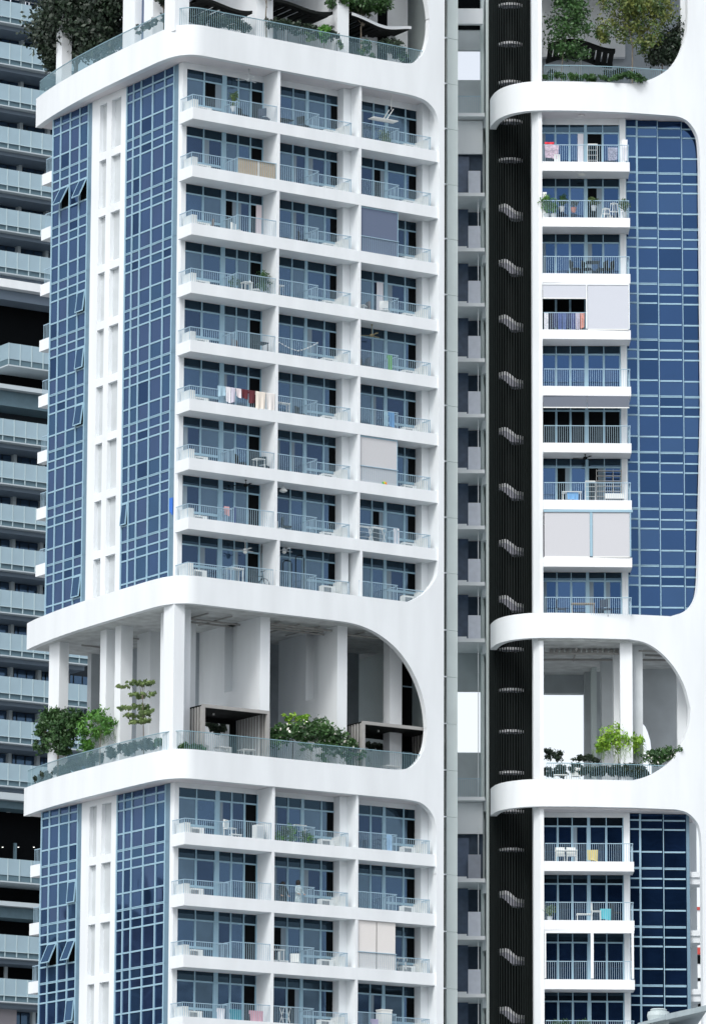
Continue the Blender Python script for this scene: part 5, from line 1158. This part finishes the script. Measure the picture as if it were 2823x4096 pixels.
cloth('pale yellow towel, first balcony below the garden, right tower',-.15,.4,rowsB[9]+1.1,rowsB[9]+.55,.3,cm('c_yel',(.66,.56,.22)),name='towel',cat='towel',frame='B')
cloth('bright teal towel, second balcony below the garden, right tower',.5,1.05,rowsB[10]+1.1,rowsB[10]+.55,.3,cm('c_tq',(.10,.50,.58)),name='towel',cat='towel',frame='B')
chair('ac','white folding chair beside the teal towel, right tower',PBl(.3,.4,10,.4),1.0); chair('black','black chair right of the teal towel, right tower',PBl(1.3,.45,10,.35),.6); table('ac','low white table, second balcony below the garden, right tower',PBl(-.3,.35,10,.1),.8,.5,.6,ROTB)
pot('pale flowering plant at the left end, second balcony below the garden, right tower',PBl(-2.05,.35,10,.3),.6,.35,'leafo',70,dens=1.5)
for k,s in enumerate((-1.75,-1.3,-.5,-.2)): pot('%s plant on the bottom balcony of the right tower'%['first','second','third','fourth'][k],PBl(s,.35,12,.5),.5+.1*(k%2),.3,'leafm',80+k,dens=1.6)
for nm,s,i in (('top',-.25,0),('second',-.25,1)):
    r=empty('ceiling_light',tuple(WB(s,.7 if i else .9,ceilB[i] if i else ZR1b)),0,'round ceiling light above the %s balcony of the right tower'%nm,'lamp','round ceiling lights'); mb=MB(M['soffit'] if i==0 else M['ac']); mb.lathe([(.14,-.09),(.19,-.05),(.19,0)],0,0,18); mb.build('lamp_shade',r,loc=(0,0,0))
# garden furniture seen in the sky gardens
for k,(x,y) in enumerate(((890,3010),(985,3020))):
    p=hY(x,y,1.6); table('ac','%s white table inside the first pavilion'%['left','right'][k],(p.x,1.6,ZRB-.2),.7,.6,.75)
for k,x in enumerate((850,940)): p=hY(x,3010,1.8); chair('ac','%s pale chair inside the first pavilion'%['left','right'][k],(p.x,2.0,ZRB-.2),.5)
p=hY(1560,3050,1.8); table('ac','pale table inside the second pavilion',(p.x,1.8,ZRB-.2),.9,.6,.7)
s,_=hB(2240,3090,.6); table('ac','white table against the railing of the right sky garden',tuple(WB(s,.55,ZRB-.2)),.7,.4,.55,ROTB)
s,_=hB(2285,3075,.6); chair('ac','white chair beside the table of the right sky garden',tuple(WB(s+.2,.55,ZRB-.15)),ROTB)

# ================================================================== blocks across the estate, behind the viewpoint, that the lower windows mirror
def mirror_block(label,cx,cy,rz,W,z1,steps):
    r=empty('apartment_block',(cx,cy,GZ),rz,label,'building',tw=True)
    mb=MB(cm('far_wall',(.07,.08,.10),.8),cm('far_band',(.16,.18,.20),.8))
    n=len(steps)
    for k,h in enumerate(steps):
        x0=-W/2+W*k/n; mb.box(x0,x0+W/n-.05,-8,8,GZ,z1+h,0)
        z=z1+h-1.2
        while z>GZ+3: mb.box(x0-.2,x0+W/n+.15,-8.6,8.6,z,z+1.0,1); z-=3.0
    mb.build('wall',r)
mirror_block('dark stepped block mirrored in the lower glass of the left corner',-165,255,math.atan2(255,-165)-math.pi/2,70,4,(-7,-3,0,2,3,1,-2,-6,-8))
mirror_block('dark slab block mirrored in the lowest balcony windows',178,-262,math.atan2(-262,178)+math.pi/2,120,-6,(-2,0,1,0,-2))
q=WB(30,-330,0); mirror_block('dark slab block mirrored in the lower glass of the right tower',q.x,q.y,ROTB,160,27,(0,0,0,0))
